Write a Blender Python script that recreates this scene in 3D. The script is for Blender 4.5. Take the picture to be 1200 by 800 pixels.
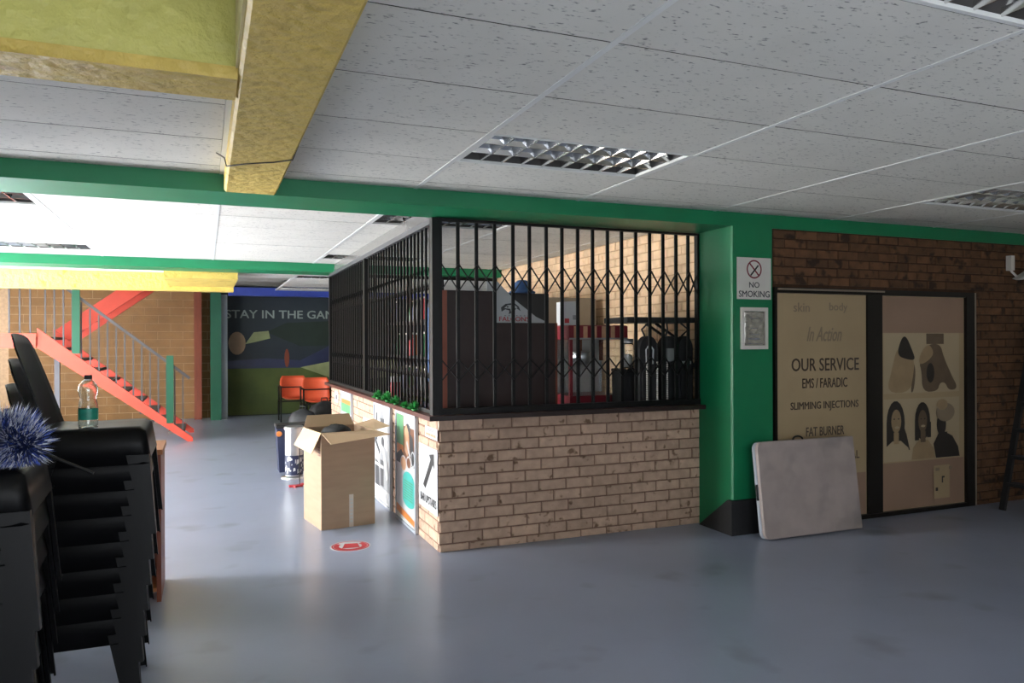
import bpy, math, random
from mathutils import Vector, Matrix
random.seed(7)
for o in list(bpy.data.objects): bpy.data.objects.remove(o)
SC = bpy.context.scene
COL = SC.collection
PI = math.pi

# ------------------------------------------------------------------ camera
FPX, YAW, PITCH, ROLL, EYE = 882.74, 0.3871, -0.0002, -0.0038, 1.5386
cd = bpy.data.cameras.new('camera'); cam = bpy.data.objects.new('camera', cd); COL.objects.link(cam)
cd.sensor_fit = 'HORIZONTAL'; cd.sensor_width = 36.0; cd.lens = FPX / 1200 * 36.0
cd.clip_start = 0.05; cd.clip_end = 200
F = Vector((math.sin(YAW), math.cos(YAW), 0)); R = Vector((math.cos(YAW), -math.sin(YAW), 0)); U = Vector((0, 0, 1))
F2 = F*math.cos(PITCH) + U*math.sin(PITCH); U2 = U*math.cos(PITCH) - F*math.sin(PITCH)
R3 = R*math.cos(ROLL) + U2*math.sin(ROLL); U3 = U2*math.cos(ROLL) - R*math.sin(ROLL)
m = Matrix((R3, U3, -F2)).transposed().to_4x4(); m.translation = Vector((0, 0, EYE))
cam.matrix_world = m
SC.camera = cam

# ------------------------------------------------------------------ world and lights
w = bpy.data.worlds.new('World'); SC.world = w; w.use_nodes = True
bg = w.node_tree.nodes['Background']; bg.inputs[0].default_value = (0.75, 0.87, 1.0, 1); bg.inputs[1].default_value = 1.5
def area(name, loc, direction, sx, sy, watts, col):
    d = bpy.data.lights.new(name, 'AREA'); d.shape = 'RECTANGLE'; d.size = sx; d.size_y = sy; d.energy = watts; d.color = col
    o = bpy.data.objects.new(name, d); COL.objects.link(o); o.location = loc
    o.rotation_euler = Vector(direction).to_track_quat('-Z', 'Y').to_euler()
    return o
# daylight falling through the wide entrance and the glazing on the left side of the hall
area('entrance_daylight', (-5.05, 6.6, 1.25), (1, -0.05, 0.0), 1.4, 2.25, 340, (1.0, 0.985, 0.96))
area('glazing_daylight', (-5.05, 11.6, 1.4), (1, -0.05, 0.0), 4.2, 2.0, 280, (1.0, 0.985, 0.96))
# fill light added behind the photographer, set in a made-up opening
area('rear_fill_light', (0.2, -2.85, 1.5), (0.1, 1, 0.1), 3.6, 1.4, 30, (0.97, 0.98, 1.0))
sd = bpy.data.lights.new('sun', 'SUN'); sd.energy = 95.0; sd.angle = 0.02; sd.color = (1.0, 0.93, 0.82)
sun = bpy.data.objects.new('sun', sd); COL.objects.link(sun)
sun.rotation_euler = Vector((1.0, 0.55, -0.90)).to_track_quat('-Z', 'Y').to_euler()
vs = SC.view_settings
vs.view_transform = 'Standard'; vs.look = 'None'; vs.gamma = 1.0; vs.use_curve_mapping = False; vs.exposure = 1.08

# ------------------------------------------------------------------ materials
def lin(c):
    if isinstance(c, str): c = tuple(int(c[i:i+2], 16) for i in (0, 2, 4))
    return tuple((v/255/12.92 if v/255 <= 0.04045 else ((v/255+0.055)/1.055)**2.4) for v in c) + (1.0,)
def mat(name, col, rough=0.5, metal=0.0, var=0.12, scale=6.0, bump=0.0, bscale=40.0, col2=None, stretch=None, rnd=0.0,
        spec=0.5, trans=0.0, alpha=1.0, thresh=(0.35, 0.65), bdist=0.01, spots=None, spot_scale=9.0, spot_t=(0.62, 0.72), coat=0.0):
    """principled surface whose colour wanders between col and col2, with optional fine relief, per-object tint and dark spots"""
    M = bpy.data.materials.new(name); M.use_nodes = True
    nt = M.node_tree; N = nt.nodes; L = nt.links; b = N['Principled BSDF']
    c1 = lin(col); c2 = lin(col2) if col2 else tuple(v*(1-var*2) for v in c1[:3]) + (1,)
    tc = N.new('ShaderNodeTexCoord'); mp = N.new('ShaderNodeMapping'); L.new(tc.outputs['Object'], mp.inputs[0])
    oi = N.new('ShaderNodeObjectInfo')
    if rnd > 0:
        cm = N.new('ShaderNodeMath'); cm.operation = 'MULTIPLY'; cm.inputs[1].default_value = 37.0
        L.new(oi.outputs['Random'], cm.inputs[0]); L.new(cm.outputs[0], mp.inputs['Location'])
    if stretch: mp.inputs['Scale'].default_value = stretch
    nz = N.new('ShaderNodeTexNoise'); nz.inputs['Scale'].default_value = scale; nz.inputs['Detail'].default_value = 5
    L.new(mp.outputs[0], nz.inputs['Vector'])
    rp = N.new('ShaderNodeValToRGB'); rp.color_ramp.elements[0].position, rp.color_ramp.elements[1].position = thresh
    rp.color_ramp.elements[0].color = c1; rp.color_ramp.elements[1].color = c2
    L.new(nz.outputs['Fac'], rp.inputs[0]); out = rp.outputs[0]
    if spots:
        n2 = N.new('ShaderNodeTexNoise'); n2.inputs['Scale'].default_value = spot_scale; n2.inputs['Detail'].default_value = 2
        L.new(mp.outputs[0], n2.inputs['Vector'])
        r2 = N.new('ShaderNodeMapRange'); r2.inputs[1].default_value, r2.inputs[2].default_value = spot_t
        L.new(n2.outputs['Fac'], r2.inputs[0])
        mx = N.new('ShaderNodeMixRGB'); mx.inputs[2].default_value = lin(spots); L.new(r2.outputs[0], mx.inputs[0]); L.new(out, mx.inputs[1]); out = mx.outputs[0]
    if rnd > 0:
        r3 = N.new('ShaderNodeMapRange'); r3.inputs[3].default_value = 1-rnd; r3.inputs[4].default_value = 1+rnd
        L.new(oi.outputs['Random'], r3.inputs[0])
        mm = N.new('ShaderNodeMixRGB'); mm.blend_type = 'MULTIPLY'; mm.inputs[0].default_value = 1
        L.new(out, mm.inputs[1]); L.new(r3.outputs[0], mm.inputs[2]); out = mm.outputs[0]
    L.new(out, b.inputs['Base Color'])
    b.inputs['Roughness'].default_value = rough; b.inputs['Metallic'].default_value = metal
    b.inputs['Specular IOR Level'].default_value = spec; b.inputs['Transmission Weight'].default_value = trans
    b.inputs['Alpha'].default_value = alpha; b.inputs['Coat Weight'].default_value = coat
    if bump > 0:
        n3 = N.new('ShaderNodeTexNoise'); n3.inputs['Scale'].default_value = bscale; n3.inputs['Detail'].default_value = 6
        L.new(mp.outputs[0], n3.inputs['Vector'])
        bp = N.new('ShaderNodeBump'); bp.inputs['Strength'].default_value = bump; bp.inputs['Distance'].default_value = bdist
        L.new(n3.outputs['Fac'], bp.inputs['Height']); L.new(bp.outputs[0], b.inputs['Normal'])
    return M
def tile_mat():
    M = mat('ceiling_board', 'd8d7cf', 0.85, var=0.03, scale=3, rnd=0.03)
    nt = M.node_tree; N = nt.nodes; L = nt.links; b = N['Principled BSDF']
    base = b.inputs['Base Color'].links[0].from_socket
    tc = [n for n in N if n.type == 'TEX_COORD'][0]; oi = [n for n in N if n.type == 'OBJECT_INFO'][0]
    add = N.new('ShaderNodeVectorMath'); add.operation = 'ADD'
    sc = N.new('ShaderNodeVectorMath'); sc.operation = 'SCALE'; sc.inputs['Scale'].default_value = 1.0
    L.new(oi.outputs['Location'], add.inputs[0]); L.new(tc.outputs['Object'], add.inputs[1])
    mp = N.new('ShaderNodeMapping'); mp.inputs['Scale'].default_value = (34, 85, 1); mp.inputs['Rotation'].default_value = (0, 0, 0.25)
    L.new(add.outputs[0], mp.inputs[0])
    nz = N.new('ShaderNodeTexNoise'); nz.inputs['Scale'].default_value = 1.0; nz.inputs['Detail'].default_value = 3; L.new(mp.outputs[0], nz.inputs['Vector'])
    mr = N.new('ShaderNodeMapRange'); mr.inputs[1].default_value = 0.61; mr.inputs[2].default_value = 0.72; L.new(nz.outputs['Fac'], mr.inputs[0])
    mx = N.new('ShaderNodeMixRGB'); mx.inputs[2].default_value = lin('7c7e7c'); L.new(mr.outputs[0], mx.inputs[0]); L.new(base, mx.inputs[1]); L.new(mx.outputs[0], b.inputs['Base Color'])
    bp = N.new('ShaderNodeBump'); bp.invert = True; bp.inputs['Strength'].default_value = 0.6; bp.inputs['Distance'].default_value = 0.004
    L.new(mr.outputs[0], bp.inputs['Height']); L.new(bp.outputs[0], b.inputs['Normal'])
    return M
M = {}
M['tile'] = tile_mat()
M['joint_shade'] = mat('tile_joint_shade', '4a4843', 0.95, var=0.05)  # dark tile edges: the shadow line of the joints put into colour
M['tbar'] = mat('white_metal', 'dcdedb', 0.45, var=0.03)
M['plaster'] = mat('plaster', 'b9b7ae', 0.8, var=0.05, bump=0.1)
M['floor'] = mat('painted_floor', '9098ac', 0.30, var=0.05, scale=1.3, bump=0.035, bscale=55, spots='6f7480', spot_scale=2.3, spot_t=(0.60, 0.80))
M['green'] = mat('green_paint', '0c7d50', 0.42, var=0.05, scale=4, bump=0.08, bscale=60)
M['darkgreen'] = mat('dark_green_paint', '0b5239', 0.45, var=0.05)
M['yellow'] = mat('yellow_paint', 'dcc062', 0.5, var=0.06, scale=5, bump=1.0, bscale=16, bdist=0.022, spots='b09238', spot_scale=7, spot_t=(0.6, 0.75))
M['lime'] = mat('lime_paint', 'cfcb72', 0.5, var=0.05, scale=5, bump=0.9, bscale=12, bdist=0.03)
M['yellow_lit'] = mat('lit_yellow_paint', 'e6dba6', 0.5, var=0.04, bump=0.3, bscale=26)  # lit side of the yellow beam, its light put into a paler colour
M['blue'] = mat('blue_paint', '2b3f93', 0.45, var=0.05)
M['brick'] = mat('tan_brick', 'c4a690', 0.85, var=0.10, scale=14, bump=0.5, bscale=60, rnd=0.14, spots='755b47', spot_scale=13, spot_t=(0.63, 0.72))
M['mortar'] = mat('mortar', '86695a', 0.95, var=0.12, scale=20, bump=0.3, bscale=80)
M['brick_warm'] = mat('warm_brick', 'dcbd9a', 0.85, var=0.08, scale=10, bump=0.4, bscale=50, rnd=0.08, spots='c9a27c', spot_scale=9, spot_t=(0.62, 0.75))
M['mortar_warm'] = mat('warm_mortar', 'c0a180', 0.95, var=0.1, scale=20)
M['brick_brown'] = mat('brown_brick', '6d4a2e', 0.75, var=0.18, scale=9, bump=0.7, bscale=35, rnd=0.22, spots='33200f', spot_scale=8, spot_t=(0.55, 0.66))
M['mortar_brown'] = mat('brown_mortar', '46301f', 0.95, var=0.15, scale=20)
M['brick_far'] = mat('ochre_brick', '8f6b42', 0.85, var=0.1, scale=5, bump=0.3, rnd=0.08)
M['ledge'] = mat('varnished_wood', '5b3129', 0.35, var=0.15, scale=3, stretch=(2, 14, 14))
M['ledge_front'] = mat('dark_wood', '2d1c18', 0.4, var=0.15, scale=3, stretch=(2, 14, 14))
M['bar'] = mat('black_steel', '090909', 0.45, 0.0, var=0.05, spec=0.3)
M['fascia'] = mat('grey_glossy_sheet', '6f6e6c', 0.22, 0.2, var=0.04)
M['plastic'] = mat('black_plastic', '08080a', 0.42, var=0.05, spec=0.16)
M['steel'] = mat('brushed_steel', 'b9bcc0', 0.3, 0.9, var=0.05, scale=8)
M['mirror'] = mat('louvre_aluminium', 'd6d6d4', 0.14, 1.0, var=0.02)
M['dark'] = mat('dark_interior', '1b1b1d', 0.6, var=0.05)
M['tube'] = mat('unlit_tube', 'c9cbc8', 0.3, var=0.02)
M['card'] = mat('cardboard', 'a3876f', 0.8, var=0.05, scale=4, bump=0.06, stretch=(1, 1, 6))
M['card_in'] = mat('cardboard_inside', 'c6a988', 0.8, var=0.04, scale=4)
M['tape'] = mat('packing_tape', 'cbbdb4', 0.4, var=0.05)
M['white'] = mat('white_board', 'bcbec1', 0.45, var=0.02)
M['offwhite'] = mat('off_white', 'd8d4cc', 0.5, var=0.03)
M['black'] = mat('black_print', '1c1c1e', 0.5, var=0.03)
M['grey'] = mat('grey_print', '8b8d90', 0.5, var=0.08, scale=12)
M['lgrey'] = mat('light_grey_print', 'c3c5c7', 0.5, var=0.05, scale=12)
M['dgrey'] = mat('dark_grey_print', '3a3c40', 0.5, var=0.08, scale=12)
M['red'] = mat('red_print', 'b8323a', 0.45, var=0.05)
M['redpaint'] = mat('red_paint', 'd04a38', 0.45, var=0.05)
M['darkred'] = mat('dark_red_enamel', '7a1c28', 0.3, var=0.05)
M['teal'] = mat('teal_print', '45b0a8', 0.45, var=0.05)
M['orange'] = mat('orange_print', 'd4813f', 0.45, var=0.05)
M['brownp'] = mat('brown_print', '7a5138', 0.5, var=0.15, scale=14)
M['skin'] = mat('tan_print', 'c79a78', 0.5, var=0.1, scale=12)
M['greenp'] = mat('leaf_print', '5d9c6f', 0.5, var=0.12, scale=12)
M['film'] = mat('beige_window_film', 'b09a77', 0.42, var=0.04, scale=2)
M['film_pink'] = mat('rose_window_film', '9c7f6a', 0.42, var=0.05, scale=2)
M['film_pale'] = mat('pale_window_film', 'b8a585', 0.42, var=0.04, scale=2)
M['film_text'] = mat('film_lettering', '4d4034', 0.45, var=0.04)
M['film_faint'] = mat('faint_lettering', '8e7d66', 0.45, var=0.04)
M['film_tan'] = mat('film_tan', 'a58c69', 0.45, var=0.07, scale=10)
M['film_brown'] = mat('film_brown', '6b5843', 0.45, var=0.08, scale=10)
M['film_dark'] = mat('film_dark', '2e2722', 0.45, var=0.05)
M['frame'] = mat('bronze_aluminium', '1d1915', 0.4, 0.4, var=0.05)
M['edge'] = mat('worn_aluminium_edge', '9a8f80', 0.4, 0.5, var=0.08)
M['tabletop'] = mat('grey_plastic_top', 'b3a5a0', 0.6, var=0.08, scale=5, spots='8f8682', spot_scale=3.5, spot_t=(0.52, 0.72), bump=0.05)
M['tableedge'] = mat('pale_plastic_edge', 'aab0bb', 0.5, var=0.03)
M['foil'] = mat('crinkled_foil', 'd9d6cd', 0.22, 0.85, var=0.06, scale=22, bump=0.9, bscale=22)
M['brownpanel'] = mat('brown_laminate', '2f1d1a', 0.45, var=0.08, scale=3, stretch=(8, 8, 1))
M['greypanel'] = mat('charcoal_laminate', '34312f', 0.5, var=0.05)
M['redwood'] = mat('red_wood_edge', '9c5540', 0.5, var=0.08, scale=4)
M['wood'] = mat('orange_wood', 'b5713f', 0.5, var=0.12, scale=3, stretch=(10, 10, 1))
M['wooddark'] = mat('red_brown_wood', '7c3a22', 0.5, var=0.12, scale=3, stretch=(10, 10, 1))
M['seat_orange'] = mat('orange_shell', 'e8603a', 0.4, var=0.04)
M['nylon'] = mat('black_nylon', '17181b', 0.6, var=0.1, scale=20, bump=0.2)
M['greynylon'] = mat('charcoal_nylon', '24262b', 0.6, var=0.1, scale=20, bump=0.2)
M['leaf'] = mat('plastic_leaf', '2f9a46', 0.5, var=0.25, scale=25)
M['glass'] = mat('clear_glass', 'f2f5f5', 0.03, var=0.0, trans=1.0, spec=0.5)
M['bottle'] = mat('clear_plastic', 'f2f8f6', 0.06, var=0.0, trans=1.0)
M['label'] = mat('green_label', '2d9c86', 0.4, var=0.12, scale=30)
M['tinsel_b'] = mat('blue_tinsel', '4a66c8', 0.35, 0.2, var=0.15, scale=60)
M['tinsel_n'] = mat('navy_tinsel', '2c3a70', 0.4, 0.1, var=0.15, scale=60)
M['tinsel_w'] = mat('silver_tinsel', 'dfe4f0', 0.3, 0.3, var=0.05)
M['fridge'] = mat('beige_grey_enamel', '9b9283', 0.45, var=0.03)
M['navy'] = mat('navy_sticker', '232b4a', 0.45, var=0.06)
M['bluecloth'] = mat('blue_cloth', '3f5f8f', 0.8, var=0.12, scale=8)
M['amber'] = mat('amber_glass', '7a4417', 0.12, var=0.1)
M['greenglass'] = mat('green_glass', '1f5a33', 0.12, var=0.1)
M['muralsky'] = mat('mural_night', '1f2c33', 0.6, var=0.1, scale=1.4, col2='15222c')
M['muralgrass'] = mat('mural_grass', '4d5a26', 0.7, var=0.1, scale=1.6, col2='3b4a1d')
M['muraltree'] = mat('mural_trees', '17281f', 0.7, var=0.1, scale=3)
M['murallight'] = mat('mural_lettering', '8a9690', 0.6, var=0.1, scale=3)
M['muralolive'] = mat('mural_olive', '8b9468', 0.6, var=0.12, scale=4)
M['muralskin'] = mat('mural_ochre', '9c8468', 0.6, var=0.1, scale=4)
M['stair'] = mat('stair_tread', '5c5853', 0.7, var=0.08)
M['railgrey'] = mat('grey_steel', '505054', 0.45, 0.4, var=0.05)
M['greydoor'] = mat('grey_frame_paint', '8d9aa2', 0.5, var=0.04)

# ------------------------------------------------------------------ mesh helpers
class MB:
    def __init__(s): s.v = []; s.f = []; s.m = []; s.sm = []
    def add(s, vs, fs, mi=0, smooth=False):
        n = len(s.v); s.v += [tuple(v) for v in vs]
        for f in fs: s.f.append(tuple(n+i for i in f)); s.m.append(mi); s.sm.append(smooth)
        return s
    def box(s, x0, x1, y0, y1, z0, z1, mi=0, ch=0.0):
        if ch <= 0:
            return s.add([(x0,y0,z0),(x1,y0,z0),(x1,y1,z0),(x0,y1,z0),(x0,y0,z1),(x1,y0,z1),(x1,y1,z1),(x0,y1,z1)],
                         [(0,3,2,1),(4,5,6,7),(0,1,5,4),(1,2,6,5),(2,3,7,6),(3,0,4,7)], mi)
        rings = []
        for z, e in ((z0, ch), (z0+ch, 0), (z1-ch, 0), (z1, ch)):
            rings.append([(x0+e+ch*(e==0)*0, y0+e, z), (x1-e, y0+e, z), (x1-e, y1-e, z), (x0+e, y1-e, z)])
        return s.loft(rings, mi)
    def loft(s, rings, mi=0, caps=True, smooth=False):
        n = len(rings[0]); vs = [p for r in rings for p in r]; fs = []
        for k in range(len(rings)-1):
            for i in range(n):
                j = (i+1) % n; fs.append((k*n+i, k*n+j, (k+1)*n+j, (k+1)*n+i))
        s.add(vs, fs, mi, smooth)
        if caps:
            s.add(rings[0], [tuple(range(n-1, -1, -1))], mi); s.add(rings[-1], [tuple(range(n))], mi)
        return s
    def bar(s, a, b, wx, wz=None, mi=0, up=(0, 0, 1)):
        a = Vector(a); b = Vector(b); d = (b-a).normalized(); u = Vector(up)
        if abs(d.dot(u)) > 0.98: u = Vector((0, 1, 0))
        sx = d.cross(u).normalized(); sz = sx.cross(d); wz = wz or wx
        c = [sx*wx/2+sz*wz/2, -sx*wx/2+sz*wz/2, -sx*wx/2-sz*wz/2, sx*wx/2-sz*wz/2]
        return s.loft([[a+q for q in c], [b+q for q in c]], mi)
    def tube(s, pts, r, n=8, mi=0):
        rings = []; pts = [Vector(p) for p in pts]; prev = None
        for i, p in enumerate(pts):
            d = (pts[min(i+1, len(pts)-1)] - pts[max(i-1, 0)]).normalized()
            a = d.orthogonal().normalized() if prev is None else (prev - d*prev.dot(d)).normalized()
            prev = a; b = d.cross(a); rr = r[i] if isinstance(r, (list, tuple)) else r
            rings.append([p + (a*math.cos(t)+b*math.sin(t))*rr for t in [2*PI*k/n for k in range(n)]])
        return s.loft(rings, mi, True, True)
    def lathe(s, prof, c=(0, 0, 0), n=20, mi=0, smooth=True, sx=1, sy=1):
        rings = [[(c[0]+r*math.cos(t)*sx, c[1]+r*math.sin(t)*sy, c[2]+z) for t in [2*PI*k/n for k in range(n)]] for r, z in prof]
        return s.loft(rings, mi, True, smooth)
    def shell(s, P, nu, nv, t, mi=0, smooth=True):
        g = [[Vector(P(i/nu, j/nv)) for j in range(nv+1)] for i in range(nu+1)]
        top = []; bot = []
        for i in range(nu+1):
            for j in range(nv+1):
                du = g[min(i+1, nu)][j]-g[max(i-1, 0)][j]; dv = g[i][min(j+1, nv)]-g[i][max(j-1, 0)]
                nn = du.cross(dv); nn = nn.normalized() if nn.length > 1e-9 else Vector((0, 0, 1))
                top.append(g[i][j]); bot.append(g[i][j]-nn*t)
        W = nv+1; n0 = len(top); fs = []
        for i in range(nu):
            for j in range(nv):
                a, b, c, d = i*W+j, (i+1)*W+j, (i+1)*W+j+1, i*W+j+1
                fs.append((a, b, c, d)); fs.append((n0+d, n0+c, n0+b, n0+a))
        rim = [i*W for i in range(nu+1)] + [nu*W+j for j in range(1, nv+1)] + [i*W+nv for i in range(nu-1, -1, -1)] + [j for j in range(nv-1, 0, -1)]
        s.add(top+bot, fs, mi, smooth)
        n = len(s.v)-2*n0
        for k in range(len(rim)):
            a, b = rim[k], rim[(k+1) % len(rim)]
            s.f.append((n+b, n+a, n+n0+a, n+n0+b)); s.m.append(mi); s.sm.append(False)
        return s
    def prism(s, pts, O, U_, V_, N_, t, mi=0):
        O, U_, V_, N_ = Vector(O), Vector(U_), Vector(V_), Vector(N_)
        a = [O+U_*x+V_*y for x, y in pts]; b = [p+N_*t for p in a]
        return s.loft([a, b], mi)
    def mesh(s, name, mats):
        me = bpy.data.meshes.new(name); me.from_pydata(s.v, [], s.f)
        for q in (mats if isinstance(mats, (list, tuple)) else [mats]): me.materials.append(M[q] if isinstance(q, str) else q)
        for p, k, q in zip(me.polygons, s.m, s.sm): p.material_index = k; p.use_smooth = q
        import bmesh
        bm = bmesh.new(); bm.from_mesh(me); bmesh.ops.recalc_face_normals(bm, faces=bm.faces); bm.to_mesh(me); bm.free()
        me.update(); return me
    def build(s, name, mats, parent=None, loc=(0, 0, 0)):
        return link(name, s.mesh(name, mats), parent, loc)
def link(name, me, parent=None, loc=(0, 0, 0), rot=(0, 0, 0), scale=(1, 1, 1)):
    o = bpy.data.objects.new(name, me); COL.objects.link(o); o.location = loc; o.rotation_euler = rot; o.scale = scale
    if parent: o.parent = parent
    return o
def tag(o, label, cat, group=None, kind=None):
    o['label'] = label; o['category'] = cat
    if group: o['group'] = group
    if kind: o['kind'] = kind
    return o
def thing(name, loc, label, cat, group=None, rz=0.0, kind=None):
    o = bpy.data.objects.new(name, None); COL.objects.link(o); o.location = loc; o.rotation_euler = (0, 0, rz); o.empty_display_size = 0.1
    return tag(o, label, cat, group, kind)
def dup(root, loc, rz=None, label=None, group=None):
    r = root.copy(); COL.objects.link(r); r.location = loc
    if rz is not None: r.rotation_euler = (0, 0, rz)
    if label: r['label'] = label
    if group: r['group'] = group
    for ch in root.children:
        c = ch.copy(); COL.objects.link(c); c.parent = r
        for g in ch.children:
            d = g.copy(); COL.objects.link(d); d.parent = c
    return r
def rect(x0, y0, x1, y1): return [(x0, y0), (x1, y0), (x1, y1), (x0, y1)]
def ell(cx, cy, rx, ry, n=20, a0=0, a1=2*PI):
    full = abs(a1-a0-2*PI) < 1e-6; k = n if full else n+1
    return [(cx+rx*math.cos(a0+(a1-a0)*i/n), cy+ry*math.sin(a0+(a1-a0)*i/n)) for i in range(k)]
def prints(name, parent, O, U_, V_, N_, polys, layer=0.0006):
    """flat printed shapes: one thin mesh, each shape a little proud of the one before it"""
    mb = MB(); mats = []
    for k, (pts, mt) in enumerate(polys):
        if mt not in mats: mats.append(mt)
        mb.prism(pts, Vector(O)+Vector(N_)*layer*k*0.5, U_, V_, N_, layer, mats.index(mt))
    return mb.build(name, mats, parent)
def text(name, body, O, U_, V_, N_, cx, cy, width, height, mt, parent, shear=0.0, bold=0.025):
    cu = bpy.data.curves.new('lettering', 'FONT'); cu.body = body; cu.align_x = 'CENTER'; cu.extrude = 0.0; cu.shear = shear; cu.resolution_u = 3
    ob = bpy.data.objects.new('lettering', cu); me = bpy.data.meshes.new_from_object(ob)
    bpy.data.objects.remove(ob); bpy.data.curves.remove(cu)
    xs = [v.co.x for v in me.vertices]; ys = [v.co.y for v in me.vertices]
    x0, x1, y0, y1 = min(xs), max(xs), min(ys), max(ys)
    O, U_, V_, N_ = Vector(O), Vector(U_), Vector(V_), Vector(N_)
    for v in me.vertices:
        a = cx + ((v.co.x-x0)/(x1-x0)-0.5)*width; b = cy + ((v.co.y-y0)/(y1-y0)-0.5)*height
        v.co = O + U_*a + V_*b + N_*0.0012
    mb = MB(); vs_ = [v.co.copy() for v in me.vertices]; fs_ = [tuple(p.vertices) for p in me.polygons]
    for k in ((-1, 0), (1, 0), (0, 1), (0, -1)) if bold > 0 else ((0, 0),):
        mb.add([v + U_*(k[0]*bold*height) + V_*(k[1]*bold*height*0.6) + N_*0.00003*(k[0]+2*k[1]) for v in vs_], fs_)
    bpy.data.meshes.remove(me)
    return mb.build(name, mt, parent)
XF = ((1, 0, 0), (0, 0, 1), (0, -1, 0))       # a face turned towards -Y
SF = ((0, -1, 0), (0, 0, 1), (-1, 0, 0))      # a face turned towards -X

# ------------------------------------------------------------------ the setting
HC = 2.554; GX, GY = 1.295, 2.243
YB0, YB1, ZB = 4.86, 5.33, 2.446        # first green beam
YC0, YC1 = 9.95, 10.45                  # second green beam
CX, CY, CW, CL = 1.5735, 5.288, 3.865, 10.3
WALLY = 4.86

fl = MB().box(-5.2, 9.2, -3.1, 17.2, -0.12, 0).build('floor', 'floor')
tag(fl, 'blue-grey painted concrete floor with a dull gloss', 'floor', kind='structure')

roof = MB()
roof.box(-5.2, 9.2, 2.74, 12.3, 2.72, 2.85); roof.box(0.41, 9.2, -3.1, 2.74, 2.72, 2.85); roof.box(0.41, 9.2, 12.3, 17.2, 2.72, 2.85)
roof.box(-5.2, 0.41, -3.1, 2.74, 3.05, 3.15); roof.box(-5.2, 0.41, 12.3, 17.2, 4.6, 4.7); roof.box(0.41, 0.5, 12.3, 17.2, 2.85, 4.7); roof.box(-5.2, 0.41, 12.2, 12.3, 2.85, 4.7); roof.box(0.411, 0.5, -3.1, 2.74, 2.85, 3.15); roof.box(-5.2, 0.5, 2.741, 2.84, 2.85, 3.15); roof.box(-5.2, 0.5, 17.0, 17.2, 2.72, 4.7)
ceil = roof.build('ceiling', 'plaster'); tag(ceil, 'suspended ceiling of white fissured boards on tee bars under a slab', 'ceiling', kind='structure')

lights = [(0, -2), (0, 2), (3, 2), (3, -2), (-3, 6), (0, 6), (3, 6), (-3, 11), (0, 11), (0, 16), (0, 20), (3, 11)]
lightset = set(lights)
def seen(x, y):
    d = Vector((x, y, HC-EYE)); z = d.dot(F2)
    return z > 0.6 and abs(d.dot(R3))/z < 0.80 and d.dot(U3)/z < 0.60
tcache = {}
rest = MB()
for j in range(-9, 25):
    for i in range(-6, 7):
        if (i, j) in lightset: continue
        x0, x1 = GX+1.2*i+0.012, GX+1.2*(i+1)-0.012
        y0, y1 = GY+0.6*j+0.003, GY+0.6*(j+1)-0.003
        for a, b in ((-3.0, YB0-0.002), (YB1+0.002, YC0-0.002), (YC1+0.002, 16.66)):
            ya, yb = max(y0, a), min(y1, b)
            if yb-ya < 0.02: continue
            xs = [(max(x0, -5.1), min(x1, 9.1))]
            if ya < YB0: xs = [(max(p, q0), min(r_, q1)) for p, r_ in xs for q0, q1 in ((-9, 0.085), (0.412, 99))]
            for xa, xb in xs:
                if xb-xa < 0.02: continue
                if yb < 3.05 and xa < 0.1:
                    if yb <= 3.012: continue
                if ya > 12.0 and xa < 0.4: continue
                if ya < 3.012 < yb and xa < 0.1: yy = 3.012
                else: yy = ya
                cxm, cym = (xa+xb)/2, (yy+yb)/2
                if seen(cxm, cym):
                    key = (round(xb-xa, 3), round(yb-yy, 3))
                    if key not in tcache:
                        hx, hy = key[0]/2, key[1]/2
                        tcache[key] = MB().loft([[(-hx+e, -hy+e, z), (hx-e, -hy+e, z), (hx-e, hy-e, z), (-hx+e, hy-e, z)] for z, e in ((0, 0.0), (0.015, 0))], 1).mesh('ceiling_tile', ['tile', 'joint_shade'])
                        for p_ in tcache[key].polygons: p_.material_index = 0 if p_.normal.z < -0.9 else 1
                    link('ceiling_tile', tcache[key], ceil, (cxm, cym, HC+random.uniform(-0.0006, 0.0006)))
                else: rest.box(xa, xb, yy, yb, HC, HC+0.015)
o = rest.build('ceiling_tile_field', 'tile', ceil); o['kind'] = 'stuff'
for i in range(-5, 8):
    x = GX+1.2*i
    if x > 9: continue
    for a, b in ((-3.0, YB0), (YB1, YC0), (YC1, 16.66)):
        if 0.08 < x < 0.42 and b == YB0: x_ = 0.098
        else: x_ = x
        if x_ < 0.1 and b == YB0: a = 3.012
        if x_ < 0.3 and a == YC1: b = 12.0
        MB().box(x_-0.013, x_+0.013, a, b, HC-0.003, HC+0.02).build('tee_bar', 'tbar', ceil)

# walls of the hall
lw = MB()
lw.box(-5.2, -5.0, -3.1, 5.9, 0, 3.1); lw.box(-5.2, -5.0, 5.9, 7.3, 2.4, 3.1); lw.box(-5.2, -5.0, 7.3, 9.5, 0, 3.1)
lw.box(-5.2, -5.0, 9.5, 13.7, 2.4, 4.7); lw.box(-5.2, -5.0, 9.5, 13.7, 0, 0.4); lw.box(-5.2, -5.0, 13.7, 17.2, 0, 4.7)
tag(lw.build('wall_left', 'plaster'), 'plastered side wall with a wide entrance opening and glazing', 'wall', kind='structure')
tag(MB().box(-2.42, -2.30, -3.0, 5.32, 0, 2.55).build('wall_partition', 'plaster'), 'plastered partition beside the entrance', 'wall', kind='structure')
rw = MB(); rw.box(-5.2, -1.7, -3.1, -3.0, 0, 3.1); rw.box(2.1, 9.2, -3.1, -3.0, 0, 3.1); rw.box(-1.7, 2.1, -3.1, -3.0, 0, 0.75); rw.box(-1.7, 2.1, -3.1, -3.0, 2.25, 3.1)  # wide opening added to go with the rear fill light
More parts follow.
